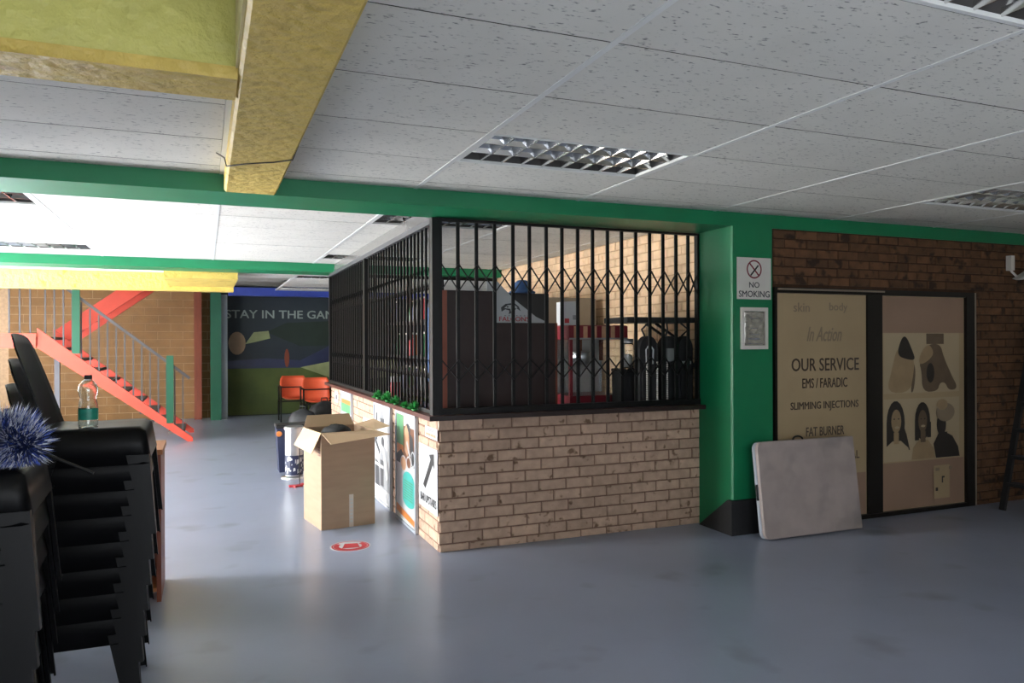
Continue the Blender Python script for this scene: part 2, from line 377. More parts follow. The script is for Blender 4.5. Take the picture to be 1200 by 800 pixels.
tag(rw.build('wall_rear', 'plaster'), 'plastered wall behind the viewer with an opening added for fill light', 'wall', kind='structure')
tag(MB().box(9.0, 9.2, -3.1, 17.2, 0, 2.72).build('wall_right', 'plaster'), 'plastered wall at the dark end of the hall', 'wall', kind='structure')

# green and yellow beams
b1 = MB().box(-5.0, 9.0, YB0, YB1, ZB, 2.72).build('beam', 'green'); tag(b1, 'green painted beam running above the barred brick counter', 'beam', kind='structure')
b2 = MB().box(-5.0, 9.0, YC0, YC1, ZB, 2.72).build('beam', 'green'); tag(b2, 'green painted beam in front of the staircase', 'beam', kind='structure')
yb = MB()
yb.loft([[(0.11, y, ZB+0.012), (0.122, y, ZB), (0.398, y, ZB), (0.41, y, ZB+0.012), (0.41, y, 3.05), (0.11, y, 3.05)] for y in (-3.0, YB0-0.003)])
yb_o = yb.build('beam', 'yellow'); tag(yb_o, 'rough yellow painted concrete beam running up to the green beam', 'beam', kind='structure')
xb = MB()
xb.loft([[(x, 2.74, ZB+0.035), (x, 2.765, ZB), (x, 3.01, ZB), (x, 3.01, 3.05), (x, 2.78, 3.05), (x, 2.78, ZB+0.035)] for x in (-5.0, 0.108)])
xo = xb.build('beam', 'yellow'); tag(xo, 'yellow cross beam carrying a lime green painted upstand', 'beam', kind='structure')
MB().box(-5.0, 0.108, 2.752, 2.779, ZB+0.036, 3.05).build('upstand', 'lime', xo)
MB().box(0.1005, 0.1095, -3.0, 2.739, ZB+0.03, 3.05).build('beam_side_face', 'yellow_lit', yb_o)  # paler sheet on the beam's side, painted as if lit
y2 = MB().box(-5.0, 0.40, 12.0, 12.28, 2.30, 2.60); y2.box(-0.48, 0.40, 10.46, 12.0, 2.36, 2.60)
tag(y2.build('beam', 'yellow'), 'bright yellow beam above the staircase', 'beam', kind='structure')
tag(MB().box(0.42, 9.0, 15.4, 15.6, 2.44, 2.60).build('beam', 'blue'), 'dark blue beam above the mural', 'beam', kind='structure')

# green column beside the counter
gc = MB().loft([[(3.872, 5.32, z), (3.862, 5.31, z), (3.862, WALLY+0.02, z), (3.87, WALLY, z), (4.262, WALLY, z), (4.27, WALLY+0.01, z), (4.27, 5.32, z)] for z in (0, ZB)])
tag(gc.build('column', 'green'), 'green painted column at the end of the brick counter', 'column', kind='structure')

# ---- bricks
def brick_mesh(name, mt, L_, H_, d=0.03):
    a, h, c = L_/2, H_/2, 0.005
    return MB().loft([[(-a, d, -h), (a, d, -h), (a, d, h), (-a, d, h)], [(-a, c, -h), (a, c, -h), (a, c, h), (-a, c, h)],
                      [(-a+c, 0, -h+c), (a-c, 0, -h+c), (a-c, 0, h-c), (-a+c, 0, h-c)]]).mesh(name, mt)
def brick_wall(parent, O, rz, length, z0, z1, mt, mortar_gap=0.010, course=0.083, pitch=0.232, holes=(), near=1e9, depth=0.03, jit=0.003, start=0):
    """bricks laid in half bond along the direction rz from O, their faces turned to the wall's front"""
    BL, BH = pitch-mortar_gap, course-mortar_gap
    me = [brick_mesh('brick', mt, BL, BH, depth) for _ in range(1)]
    stuff = MB(); ca, sa = math.cos(rz), math.sin(rz)
    k = 0; z = z1
    while z > z0+0.02:
        zc = z-course/2; lo = max(z-course+mortar_gap/2, z0); hi = z-mortar_gap/2; hgt = hi-lo
        u = -pitch*(0.5 if (k+start) % 2 else 0.0) + random.uniform(-0.012, 0.012)
        while u < length-0.02:
            a, b = max(u+mortar_gap/2, 0.002), min(u+pitch-mortar_gap/2, length-0.002)
            u += pitch
            if b-a < 0.03 or hgt < 0.015: continue
            segs = [(a, b)]
            for (hu0, hu1, hz0, hz1) in holes:
                if hi > hz0 and lo < hz1:
                    segs = [q for (p, r_) in segs for q in ((p, min(r_, hu0)), (max(p, hu1), r_)) if q[1]-q[0] > 0.03]
            for (a_, b_) in segs:
                uc = (a_+b_)/2; off = random.uniform(-jit, jit)
                P = (O[0]+ca*uc-sa*off*-1*0, O[1]+sa*uc, (lo+hi)/2)
                P = (P[0]+sa*off, P[1]-ca*off, P[2])
                if uc < near:
                    link('brick', me[0], parent, P, (0, 0, rz), ((b_-a_)/BL, 1, hgt/BH))
                else:
                    hx, hz = (b_-a_)/2, hgt/2
                    stuff.add([(P[0]+ca*x-sa*y, P[1]+sa*x+ca*y, P[2]+q) for x, y, q in ((-hx, 0, -hz), (hx, 0, -hz), (hx, 0, hz), (-hx, 0, hz), (-hx, depth, -hz), (hx, depth, -hz), (hx, depth, hz), (-hx, depth, hz))],
                              [(0, 1, 2, 3), (0, 4, 5, 1), (1, 5, 6, 2), (2, 6, 7, 3), (3, 7, 4, 0)])
        z -= course; k += 1
    if stuff.v:
        s = stuff.build('brickwork', mt, parent); s['kind'] = 'stuff'
ZL = 0.968
wc = MB()
wc.box(CX+0.006, CW-0.003, CY+0.008, CY+0.22, 0, ZL); wc.box(CX+0.008, CX+0.22, CY+0.22, CL, 0, ZL)
wco = wc.build('wall_counter', 'mortar'); tag(wco, 'low tan brick counter wall carrying the black security bars', 'wall', kind='structure')
brick_wall(wco, (CX, CY), 0.0, CW-CX-0.003, 0, ZL, 'brick', start=1)
# the long side: bricks nearest the corner one by one, the receding rest as one field
def side_bricks():
    me = brick_mesh('brick', 'brick', 0.222, 0.073)
    stuff = MB(); z = ZL; k = 0
    while z > 0.02:
        lo = max(z-0.083+0.005, 0); hi = z-0.005; y = CY+0.032 - (0.116 if k % 2 else 0)
        while y < CL:
            a, b = max(y+0.005, CY+0.034), min(y+0.227, CL-0.003)
            y += 0.232
            if b-a < 0.03: continue
            off = random.uniform(-0.002, 0.002)
            if b < 7.4: link('brick', me, wco, (CX+off, (a+b)/2, (lo+hi)/2), (0, 0, -PI/2), ((b-a)/0.222, 1, (hi-lo)/0.073))
            else: stuff.box(CX+off, CX+0.03, a, b, lo, hi)
        z -= 0.083; k += 1
    s = stuff.build('brickwork', 'brick', wco); s['kind'] = 'stuff'
side_bricks()

# brick wall inside the kiosk
iw = MB().box(3.90, 4.10, 5.34, 10.4, 0, 2.55).build('wall_kiosk', 'mortar_warm'); tag(iw, 'sand coloured brick wall inside the barred kiosk', 'wall', kind='structure')
def kiosk_bricks():
    me = brick_mesh('brick', 'brick_warm', 0.222, 0.073); stuff = MB(); z = 2.545; k = 0
    while z > 0.0:
        lo = max(z-0.078, 0.0); hi = z-0.005; y = 5.35 - (0.116 if k % 2 else 0)
        while y < 9.94:
            a, b = max(y+0.005, 5.35), min(y+0.227, 9.93); y += 0.232
            if b-a < 0.03: continue
            off = random.uniform(-0.002, 0.002)
            if b < 8.2 and lo > 1.0 : link('brick', me, iw, (3.892+off, (a+b)/2, (lo+hi)/2), (0, 0, -PI/2), ((b-a)/0.222, 1, (hi-lo)/0.073))
            else: stuff.box(3.892+off, 3.92, a, b, lo, hi)
        z -= 0.083; k += 1
    s = stuff.build('brickwork', 'brick_warm', iw); s['kind'] = 'stuff'
kiosk_bricks()

# brown brick wall with the shop doors
DX0, DX1, DZ = 4.285, 6.63, 1.972
dw = MB()
dw.box(4.275, 9.0, WALLY+0.008, WALLY+0.2, DZ, ZB); dw.box(DX1, 9.0, WALLY+0.008, WALLY+0.2, 0, DZ)
dwo = dw.build('wall_shop', 'mortar_brown'); tag(dwo, 'dark brown stained brick wall around the shop doors', 'wall', kind='structure')
brick_wall(dwo, (4.275, WALLY), 0.0, 4.7, 0, ZB-0.003, 'brick_brown', holes=((-1, DX1-4.275+0.003, -1, DZ+0.003),), near=3.4, jit=0.006, course=0.075)

# ---- shop doors with printed film
dr = thing('door_1', (0, 0, 0), 'pair of glazed shop doors covered in beige printed film', 'door', kind='structure')
fy0, fy1 = WALLY-0.01, WALLY+0.12
fm = MB()
fm.box(DX0-0.008, DX0+0.02, fy0, fy1, 0, DZ); fm.box(DX0+0.02, 6.51, fy0, fy1, DZ-0.045, DZ)
fm.box(5.30, 5.475, fy0+0.015, fy1, 0, DZ-0.045); fm.box(6.51, 6.612, fy0, fy1, 0, DZ); fm.box(DX0+0.02, 6.51, fy0, fy1, 0, 0.035)
fm.build('frame', 'frame', dr)
MB().box(6.613, 6.629, fy0-0.004, fy1, 0, DZ).build('edge_strip', 'edge', dr)
MB().box(DX0+0.022, 5.475, fy0-0.012, fy0-0.001, DZ-0.022, DZ-0.008).build('head_track', 'edge', dr)
PY = WALLY+0.02
pl = MB().box(DX0+0.021, 5.298, PY, PY+0.012, 0.036, DZ-0.046).build('pane', 'film', dr); pl['label'] = 'door pane with dark service lettering'
pr = MB().box(5.477, 6.508, PY, PY+0.012, 0.036, DZ-0.046).build('pane', 'film', dr); pr['label'] = 'door pane with two brown photographs'
O = (0, PY-0.0005, 0)
prints('film_band', pl, O, *XF, [(rect(4.32, 0.04, 5.29, 0.40), 'film_pink')])
for body, cx, z, wd, hg, mt, sh in (('skin', 4.585, 1.812, 0.17, 0.075, 'film_faint', 0), ('body', 4.985, 1.812, 0.2, 0.085, 'film_faint', 0),
      ('In Action', 4.83, 1.59, 0.38, 0.12, 'film_faint', 0.4), ('OUR SERVICE', 4.845, 1.335, 0.735, 0.105, 'film_text', 0),
      ('EMS / FARADIC', 4.835, 1.18, 0.49, 0.08, 'film_text', 0), ('SLIMMING INJECTIONS', 4.835, 0.985, 0.74, 0.08, 'film_text', 0),
      ('FAT BURNER', 4.835, 0.775, 0.415, 0.075, 'film_text', 0), ('REMOVAL', 5.035, 0.558, 0.36, 0.068, 'film_text', 0), ('TION', 5.07, 0.462, 0.17, 0.068, 'film_text', 0)):
    text('lettering', body, O, *XF, cx, z, wd, hg, mt, pl, sh)
# photographs on the right pane
px0, px1 = 5.50, 6.44
ph = [(rect(px0-0.02, 1.60, px1+0.06, 1.92), 'film_pink'), (rect(px0-0.02, 0.04, px1+0.06, 0.455), 'film_pink'),
      (rect(px0, 1.065, px1, 1.60), 'film_pale'), (rect(px0, 0.465, px1, 1.015), 'film_pale')]
ph += [([(5.53, 1.07), (5.60, 1.28), (5.66, 1.47), (5.78, 1.49), (5.86, 1.38), (5.87, 1.28), (5.83, 1.07)], 'film_tan'),
       ([(5.82, 1.07), (5.87, 1.28), (5.865, 1.34), (5.89, 1.25), (5.86, 1.07)], 'film_brown'),
       ([(5.655, 1.40), (5.71, 1.55), (5.77, 1.58), (5.85, 1.44), (5.885, 1.36), (5.80, 1.36)], 'film_dark'),
       ([(5.97, 1.07), (5.96, 1.26), (5.93, 1.33), (6.01, 1.43), (6.05, 1.50), (6.20, 1.50), (6.24, 1.38), (6.35, 1.20), (6.41, 1.12), (6.39, 1.08), (6.30, 1.08), (6.26, 1.15), (6.19, 1.15), (6.16, 1.07)], 'film_brown'),
       ([(5.935, 1.31), (5.93, 1.38), (5.99, 1.47), (6.06, 1.50), (6.12, 1.42), (6.05, 1.35)], 'film_tan'),
       (rect(6.02, 1.50, 6.24, 1.595), 'film_brown'), (ell(6.07, 1.24, 0.05, 0.09, 14), 'film_dark')]
ph += [(ell(5.64, 0.80, 0.11, 0.20, 18), 'film_dark'), (rect(5.53, 0.60, 5.58, 0.80), 'film_dark'), ([(5.70, 0.85), (5.77, 0.70), (5.81, 0.56), (5.73, 0.56), (5.69, 0.70)], 'film_dark'),
       ([(5.505, 0.47), (5.53, 0.60), (5.60, 0.645), (5.70, 0.645), (5.79, 0.58), (5.82, 0.47)], 'film_pale'), (rect(5.615, 0.62, 5.675, 0.72), 'film_tan'), (ell(5.645, 0.82, 0.06, 0.105, 16), 'film_tan'),
       (ell(5.655, 0.765, 0.03, 0.012, 10), 'film_pale'), (ell(5.62, 0.84, 0.010, 0.006, 8), 'film_dark'), (ell(5.672, 0.84, 0.010, 0.006, 8), 'film_dark'),
       (ell(5.965, 0.81, 0.095, 0.17, 18), 'film_dark'), (rect(5.87, 0.64, 5.92, 0.82), 'film_dark'), (rect(6.02, 0.66, 6.07, 0.80), 'film_dark'),
       ([(5.83, 0.47), (5.85, 0.58), (5.92, 0.64), (6.03, 0.64), (6.10, 0.56), (6.12, 0.47)], 'film_tan'), (rect(5.94, 0.62, 6.0, 0.72), 'film_brown'), (ell(5.965, 0.81, 0.055, 0.10, 16), 'film_brown'),
       (ell(5.97, 0.765, 0.028, 0.011, 10), 'film_pale'), (ell(5.945, 0.83, 0.009, 0.006, 8), 'film_dark'), (ell(5.99, 0.83, 0.009, 0.006, 8), 'film_dark'),
       ([(6.13, 0.47), (6.10, 0.60), (6.17, 0.70), (6.30, 0.70), (6.40, 0.62), (6.435, 0.47)], 'film_dark'), (ell(6.20, 0.77, 0.06, 0.10, 16), 'film_dark'), (ell(6.25, 0.88, 0.12, 0.085, 18), 'film_faint'), (ell(6.21, 0.95, 0.07, 0.05, 14), 'film_tan'),
       ([(6.27, 0.69), (6.34, 0.66), (6.42, 0.55), (6.435, 0.56), (6.36, 0.68), (6.28, 0.705)], 'film_pale')]
ph += [(rect(6.10, 0.10, 6.30, 0.40), 'film'), (rect(6.20, 0.24, 6.215, 0.30), 'film_dark'), (rect(6.215, 0.285, 6.235, 0.30), 'film_dark'), (rect(6.12, 0.35, 6.17, 0.38), 'film_faint'), (rect(6.29, 0.355, 6.33, 0.385), 'film_faint'), (rect(6.12, 0.17, 6.15, 0.20), 'film_dark')]
def chaikin(p):
    for _ in range(2): p = [q for a, b in zip(p, p[1:]+p[:1]) for q in ((a[0]*.75+b[0]*.25, a[1]*.75+b[1]*.25), (a[0]*.25+b[0]*.75, a[1]*.25+b[1]*.75))]
    return p
ph = [(chaikin(p) if 5 <= len(p) <= 14 and min(q[1] for q in p) > 1.06 else p, mt_) for p, mt_ in ph]
prints('photo_print', pr, O, *XF, ph)

# ---- background: staircase hall and mural
fb = MB().box(-5.0, 0.10, 16.6, 16.9, 0, 4.6).build('wall_stair', 'mortar_warm'); tag(fb, 'ochre brick wall behind the red staircase', 'wall', kind='structure')
brick_wall(fb, (-3.4, 16.59), 0.0, 3.5, 0, 3.2, 'brick_far', near=-1, course=0.16, pitch=0.46, jit=0.002)
mw = MB().box(0.10, 9.0, 16.72, 16.92, 0, 2.72).build('wall_mural', 'muralsky'); tag(mw, 'dark wall painted as a night sports field with lettering', 'wall', kind='structure')
MY = (0, 16.718, 0)
prints('mural_paint', mw, MY, *XF, [(rect(0.42, 0.02, 8.9, 0.99), 'muralgrass'), ([(0.42, 0.99), (0.42, 1.15), (1.2, 1.2), (1.9, 1.15), (2.6, 1.5), (3.6, 1.6), (3.6, 0.99)], 'navy'),
       ([(1.2, 1.75), (1.6, 1.95), (2.6, 2.0), (4.2, 1.95), (4.2, 1.5), (1.9, 1.45)], 'muraltree'),
       (ell(0.62, 1.52, 0.17, 0.24, 18), 'muralskin'), ([(0.78, 1.5), (0.95, 1.75), (1.25, 1.78), (1.28, 1.62), (1.0, 1.55)], 'muralolive'), (ell(1.62, 1.2, 0.05, 0.2, 12), 'wooddark'),
       ([(1.9, 1.0), (2.6, 1.13), (4.0, 1.15), (4.0, 0.75), (2.7, 0.7)], 'muralolive')], 0.002)
text('lettering', 'STAY IN THE GAME', (0, 16.712, 0), *XF, 1.58, 2.13, 2.36, 0.17, 'murallight', mw)
gcol = MB().box(0.10, 0.30, 16.05, 16.59, 0, 2.72).build('column', 'darkgreen'); tag(gcol, 'dark green column between the staircase and the mural', 'column', kind='structure')
tag(MB().box(0.302, 0.42, 16.2, 16.715, 0, 2.5).build('trim_1', 'greydoor'), 'pale grey painted post against the mural', 'post', kind='structure')
tag(MB().box(-0.20, -0.06, 16.3, 16.588, 0, 2.9).build('trim_2', 'wooddark'), 'brown wooden post against the ochre brick wall', 'post', kind='structure')

def staircase():
    t = thing('staircase', (-0.2, 12.75, 0), 'two-flight staircase with red stringers and grey balustrade', 'staircase')
    ox, oy = -0.2, 12.75
    n = 10; rise, go = 0.163, 0.20
    for k in range(n):
        x1 = -0.30-go*k - ox
        MB().box(x1-go-0.03, x1, 0.06, 1.25, rise*(k+1)-0.04, rise*(k+1)).build('tread', 'stair', t)
    for y in (0.0, 1.25):
        MB().prism([(-0.05, 0.0), (0.02, 0.0), (0.02, 0.06), (-2.06, 1.76), (-2.06, 1.47)], (0, y, 0), (1, 0, 0), (0, 0, 1), (0, 1, 0), 0.05).build('stringer', 'redpaint', t)
    MB().box(-3.2, -2.07, 0.0, 2.7, 1.50, 1.63).build('landing', 'stair', t)
    MB().box(-3.2, -2.07, -0.03, -0.001, 1.47, 1.68).build('landing_edge', 'redpaint', t)
    for y in (1.45, 2.65):
        MB().prism([(-2.06, 1.45), (-2.06, 1.75), (0.10, 3.38), (0.10, 3.06)], (0, y, 0), (1, 0, 0), (0, 0, 1), (0, 1, 0), 0.05).build('stringer', 'redpaint', t)
    for k in range(n):
        x0 = -2.05+0.215*k
        MB().box(x0, x0+0.245, 1.51, 2.64, 1.63+rise*(k+1)-0.04, 1.63+rise*(k+1)).build('tread', 'stair', t)
    bm = MB().box(-0.01, 0.01, -0.01, 0.01, 0, 0.86).mesh('baluster', 'railgrey')
    for k in range(17):
        x = -0.12-0.115*k
        link('baluster', bm, t, (x, 0.025, 0.16+(-x-0.12)*0.815))
    MB().bar((-0.02, 0.025, 0.98), (-2.05, 0.025, 2.64), 0.05, 0.04).build('handrail', 'railgrey', t)
    for x, z0, z1 in ((-0.30, 0.30, 1.34), (-1.56, 1.38, 2.40)):
        MB().box(x-0.05, x+0.05, -0.035, -0.002, z0, z1).build('newel_post', 'darkgreen', t)
    for k in range(8):
        link('baluster', bm, t, (-2.15-0.13*k, 0.03, 1.63))
    MB().bar((-2.07, 0.03, 2.51), (-3.2, 0.03, 2.51), 0.05, 0.04).build('handrail', 'railgrey', t)
    for x in (-2.2, -3.1):
        for y in (0.15, 2.5): MB().box(x-0.04, x+0.04, y-0.04, y+0.04, 0, 1.495).build('support_post', 'railgrey', t)
    return t
staircase()

# ------------------------------------------------------------------ counter ledge and security bars
lg = MB()
lo_, hi_ = ZL+0.001, 1.002
lg.loft([[(CX-0.09, CY-0.085, z), (3.86, CY-0.085, z), (3.86, CY+0.24, z), (CX+0.24, CY+0.24, z), (CX+0.24, CL, z), (CX-0.09, CL, z)] for z in (lo_, hi_)])
lgo = lg.build('counter_ledge', 'ledge'); tag(lgo, 'dark varnished timber ledge capping the tan brick counter', 'ledge')
MB().box(CX-0.088, 3.859, CY-0.09, CY-0.0855, lo_, hi_+0.001).build('front_edge', 'ledge_front', lgo)

def lattice(name, parent, p0, p1, z0, z1, axis):
    """one scissor pair between two neighbouring bars"""
    mb = MB()
    if axis == 'x':
        y = 5.303
        mb.bar((p0, y-0.009, z0), (p1, y-0.009, z1), 0.006, 0.018, up=(0, 1, 0)); mb.bar((p0, y-0.016, z1), (p1, y-0.016, z0), 0.006, 0.018, up=(0, 1, 0))
        mb.lathe([(0.006, -0.002), (0.006, 0.002)], ((p0+p1)/2, y-0.02, (z0+z1)/2), 8)
    return mb.build(name, 'bar', parent)
GB, GT = 1.0035, 2.44
g1 = thing('security_grille', (1.60, 5.303, GB), 'black scissor-lattice security gate across the counter front', 'grille')
class Off:  # parts are built in world coordinates and then shifted to their thing
    pass
def at(parent, mb, name, mt):
    L_ = parent.location
    mb.v = [(v[0]-L_.x, v[1]-L_.y, v[2]-L_.z) for v in mb.v]
    return mb.build(name, mt, parent)
at(g1, MB().box(1.525, 1.60, 5.265, 5.335, GB, GT), 'corner_post', 'bar')
at(g1, MB().box(1.60, 3.86, 5.28, 5.325, GT-0.017, GT), 'top_rail', 'bar')
at(g1, MB().box(1.60, 3.86, 5.27, 5.335, GB, GB+0.045), 'bottom_rail', 'bar')
at(g1, MB().box(3.84, 3.86, 5.28, 5.325, GB+0.045, GT-0.017), 'end_post', 'bar')
bx = [1.60, 1.734, 1.879, 2.024, 2.174, 2.311, 2.453, 2.588, 2.726, 2.859, 2.994, 3.124, 3.256, 3.389, 3.517, 3.645, 3.765, 3.85]
barm = MB().box(-0.0125, 0.0125, -0.0045, 0.012, 0.045, GT-GB-0.017).mesh('bar', 'bar')
for x in bx[1:-1]: link('bar', barm, g1, (x-1.60, 0.002, 0))
lx = MB(); 
for k in range(len(bx)-1):
    for z0, z1 in ((1.91, 2.11), (1.25, 1.405)):
        mb = MB(); y = 5.297
        mb.bar((bx[k], y-0.003, z0), (bx[k+1], y-0.003, z1), 0.005, 0.017, up=(0, 1, 0)); mb.bar((bx[k], y-0.009, z1), (bx[k+1], y-0.009, z0), 0.005, 0.017, up=(0, 1, 0))
        xm, zm = (bx[k]+bx[k+1])/2, (z0+z1)/2
        mb.lathe([(0.006, -0.006), (0.006, 0.006)], (xm, y-0.013, zm), 8, 0)
        at(g1, mb, 'lattice_strip', 'bar')
g2 = thing('security_grille', (CX, 5.35, GB), 'black barred screen along the poster side of the counter', 'grille')
at(g2, MB().box(CX-0.03, CX+0.03, 5.337, CL, GT-0.03, GT+0.012), 'top_rail', 'railgrey')
at(g2, MB().box(CX-0.03, CX+0.03, 5.337, CL, GB, GB+0.03), 'bottom_rail', 'bar')
at(g2, MB().box(CX-0.03, CX+0.03, 7.87, 7.93, GB+0.03, GT-0.03), 'post', 'bar')
at(g2, MB().box(CX-0.03, CX+0.03, CL-0.05, CL, GB+0.03, GT-0.03), 'post', 'bar')
at(g2, MB().box(CX-0.012, CX+0.012, 5.34, CL, GT+0.013, 2.55), 'fascia', 'fascia')
sb = MB().box(-0.009, 0.009, -0.009, 0.009, 0.03, GT-GB-0.03).mesh('bar', 'bar')
ys = [5.378+0.1135*k for k in range(43)]
ys = [y for y in ys if abs(y-7.9) > 0.04 and y < CL-0.06]
for y in ys: link('bar', sb, g2, (0, y-5.35, 0))
for k in range(len(ys)-1):
    if ys[k+1]-ys[k] > 0.13: continue
    for z0, z1 in ((1.93, 2.09), (1.26, 1.40)):
        mb = MB()
        mb.bar((CX-0.012, ys[k], z0), (CX-0.012, ys[k+1], z1), 0.005, 0.006, up=(1, 0, 0)); mb.bar((CX+0.012, ys[k], z1), (CX+0.012, ys[k+1], z0), 0.005, 0.006, up=(1, 0, 0))
        at(g2, mb, 'lattice_strip', 'bar')
g3 = thing('security_grille', (1.80, 10.1, 0), 'black bars closing the back of the kiosk under the far green beam', 'grille')
at(g3, MB().box(1.83, 3.88, 10.08, 10.12, 2.40, 2.44), 'top_rail', 'bar'); at(g3, MB().box(1.83, 3.88, 10.08, 10.12, 0.001, 0.04), 'bottom_rail', 'bar')
b3 = MB().box(-0.011, 0.011, -0.011, 0.011, 0.04, 2.40).mesh('bar', 'bar')
for k in range(9): link('bar', b3, g3, (0.08+0.24*k, 0, 0))
tag(MB().box(4.105, 4.4, 9.95, 10.44, 0, ZB-0.002).build('column', 'green'), 'green column at the far corner of the kiosk', 'column', kind='structure')

# ------------------------------------------------------------------ ceiling lights
def make_light():
    t = thing('ceiling_light', (0, 0, HC), 'recessed ceiling light', 'ceiling light', 'louvred ceiling lights')
    fr = MB(); a, b = 0.588, 0.297
    for q in ((-a, a, -b, -b+0.018), (-a, a, b-0.018, b), (-a, -a+0.018, -b+0.018, b-0.018), (a-0.018, a, -b+0.018, b-0.018)): fr.box(q[0], q[1], q[2], q[3], -0.003, 0.012)
    fr.build('frame', 'tbar', t)
    hs = MB(); a2, b2 = 0.57, 0.279
    vs_ = [(-a2, -b2, 0.012), (a2, -b2, 0.012), (a2, b2, 0.012), (-a2, b2, 0.012), (-a2+0.03, -b2+0.04, 0.12), (a2-0.03, -b2+0.04, 0.12), (a2-0.03, b2-0.04, 0.12), (-a2+0.03, b2-0.04, 0.12)]
    hs.add(vs_, [(4, 5, 6, 7), (0, 1, 5, 4), (1, 2, 6, 5), (2, 3, 7, 6), (3, 0, 4, 7)])
    hs.build('reflector_housing', 'greypanel', t)
    wd = lambda L_, ax: MB().loft([[(-L_/2, s*e, z) if ax == 'x' else (s*e, -L_/2, z) for s, e, z in ((1, 0.003, 0.004), (1, 0.011, 0.03), (1, 0.024, 0.055), (-1, 0.024, 0.055), (-1, 0.011, 0.03), (-1, 0.003, 0.004))],
                                  [(L_/2, s*e, z) if ax == 'x' else (s*e, L_/2, z) for s, e, z in ((1, 0.003, 0.004), (1, 0.011, 0.03), (1, 0.024, 0.055), (-1, 0.024, 0.055), (-1, 0.011, 0.03), (-1, 0.003, 0.004))]])
    lm = wd(1.136, 'x').mesh('louvre_rib', 'mirror'); cm_ = wd(0.175, 'y').mesh('louvre_blade', 'mirror')
    for y in (-0.186, -0.0, 0.186):
        pass
    for y in (-0.095, 0.095): link('louvre_rib', lm, t, (0, y, 0))
    for y in (-0.19, 0.0, 0.19):
        for k in range(8): link('louvre_blade', cm_, t, (-0.57+1.14*(k+1)/9, y, 0.0005))
    tm = MB().tube([(-0.53, 0, 0), (0.53, 0, 0)], 0.013, 10).mesh('tube', 'tube')
    for y in (-0.185, 0.0, 0.185): link('tube', tm, t, (0, y, 0.085))
    return t
LL = {(0, -2): 'louvred ceiling light in the hall, second from the green beam along its row', (0, 2): 'louvred ceiling light in front of the barred counter', (3, 2): 'louvred ceiling light before the shop doors',
      (3, -2): None, (-3, 6): 'louvred ceiling light just behind the green beam, near the yellow beam', (0, 6): 'louvred ceiling light above the corner of the barred kiosk',
      (3, 6): None, (-3, 11): 'louvred ceiling light close to the far green beam, towards the staircase', (0, 11): 'louvred ceiling light at the far end of the kiosk screen', (0, 16): 'louvred ceiling light just beyond the far green beam',
      (0, 20): 'louvred ceiling light beside the blue beam', (3, 11): None}
L0 = make_light(); first = True
for (i, j) in lights:
    if LL[(i, j)] is None: continue
    loc = (GX+1.2*(i+0.5), GY+0.6*(j+0.5), HC)
    if first: L0.location = loc; L0['label'] = LL[(i, j)]; first = False
    else: dup(L0, loc, label=LL[(i, j)])
for (i, j) in lights:
    if LL[(i, j)] is None:
        x0, y0 = GX+1.2*i, GY+0.6*j
        MB().box(x0+0.012, x0+1.188, y0+0.003, y0+0.597, HC, HC+0.015).build('ceiling_tile', 'tile', ceil)

# ------------------------------------------------------------------ stacked chairs
def chair_meshes():
    ypl = [(-0.231, 0.150), (-0.209, 0.014), (-0.197, 0.002), (-0.12, 0.006), (0, 0.010), (0.12, 0.006), (0.197, 0.002), (0.209, 0.014), (0.231, 0.150)]
    xpl = [(-0.205, 0.03), (-0.19, -0.004), (-0.12, 0.006), (0, 0.008), (0.12, 0.002), (0.175, 0.002), (0.197, 0.014), (0.216, 0.125)]
    def seat(u, v):
        i = min(int(round(u*8)), 8); j = min(int(round(v*7)), 7)
        y, dy = ypl[i]; x, dx = xpl[j]
        s = 1.0-0.03*(0.2-x)
        return (x, y*s, 0.44-max(dx, dy) if max(dx, dy) > 0.011 else 0.44-(dx+dy)*0.5)
    sm = MB().shell(seat, 8, 7, 0.006).mesh('seat', 'plastic')
    def back(u, v):
        a = (u-0.5)*2; wv = 0.205-0.03*v
        ed = max(0, v-0.85)/0.15
        lim = wv*(1-0.22*ed*ed)
        return (-0.185-0.105*v-0.02*v*v+0.035*a*a*(1-0.3*v), a*lim, 0.41+0.43*v-0.02*(abs(a)**4)*v)
    bm_ = MB().shell(back, 10, 10, 0.006).mesh('backrest', 'plastic')
    def leg(sx, sy):
        xt, yt, xb, yb = (0.214, 0.2285, 0.240, 0.252) if sx > 0 else (-0.205, 0.2265, -0.262, 0.248)
        def P(u, v):
            z = 0.33*(1-v)
            cx_ = xt+(xb-xt)*v; cy_ = (yt+(yb-yt)*v)*sy; w_ = 0.085-0.045*v
            if u < 0.5: return (cx_-sx*w_*(1-2*u), cy_, z)
            return (cx_, cy_-sy*w_*0.6*(2*u-1), z)
        return MB().shell(P, 4, 3, 0.005 if sx*sy < 0 else -0.005, smooth=False).mesh('leg', 'plastic')
    return sm, bm_, [leg(1, 1), leg(1, -1), leg(-1, 1), leg(-1, -1)]
SM_, BM_, LM_ = chair_meshes()
def make_chair(loc, rz, label, group):
    t = thing('plastic_chair', loc, label, 'chair', group, rz)
    link('seat', SM_, t); link('backrest', BM_, t)
    for q in LM_: link('leg', q, t)
    return t
words = ['bottom', 'second', 'third', 'fourth', 'fifth', 'sixth', 'seventh', 'top']
for k in range(8):
    lab = 'black plastic chair, %s, in the stack with the bottle on it' % ('bottom one' if k == 0 else 'topmost' if k == 7 else words[k]+' from the floor')
    make_chair((-0.505+0.010*k, 3.74, 0.001+0.1055*k), 0.0, lab, 'black chairs in the bottle stack')
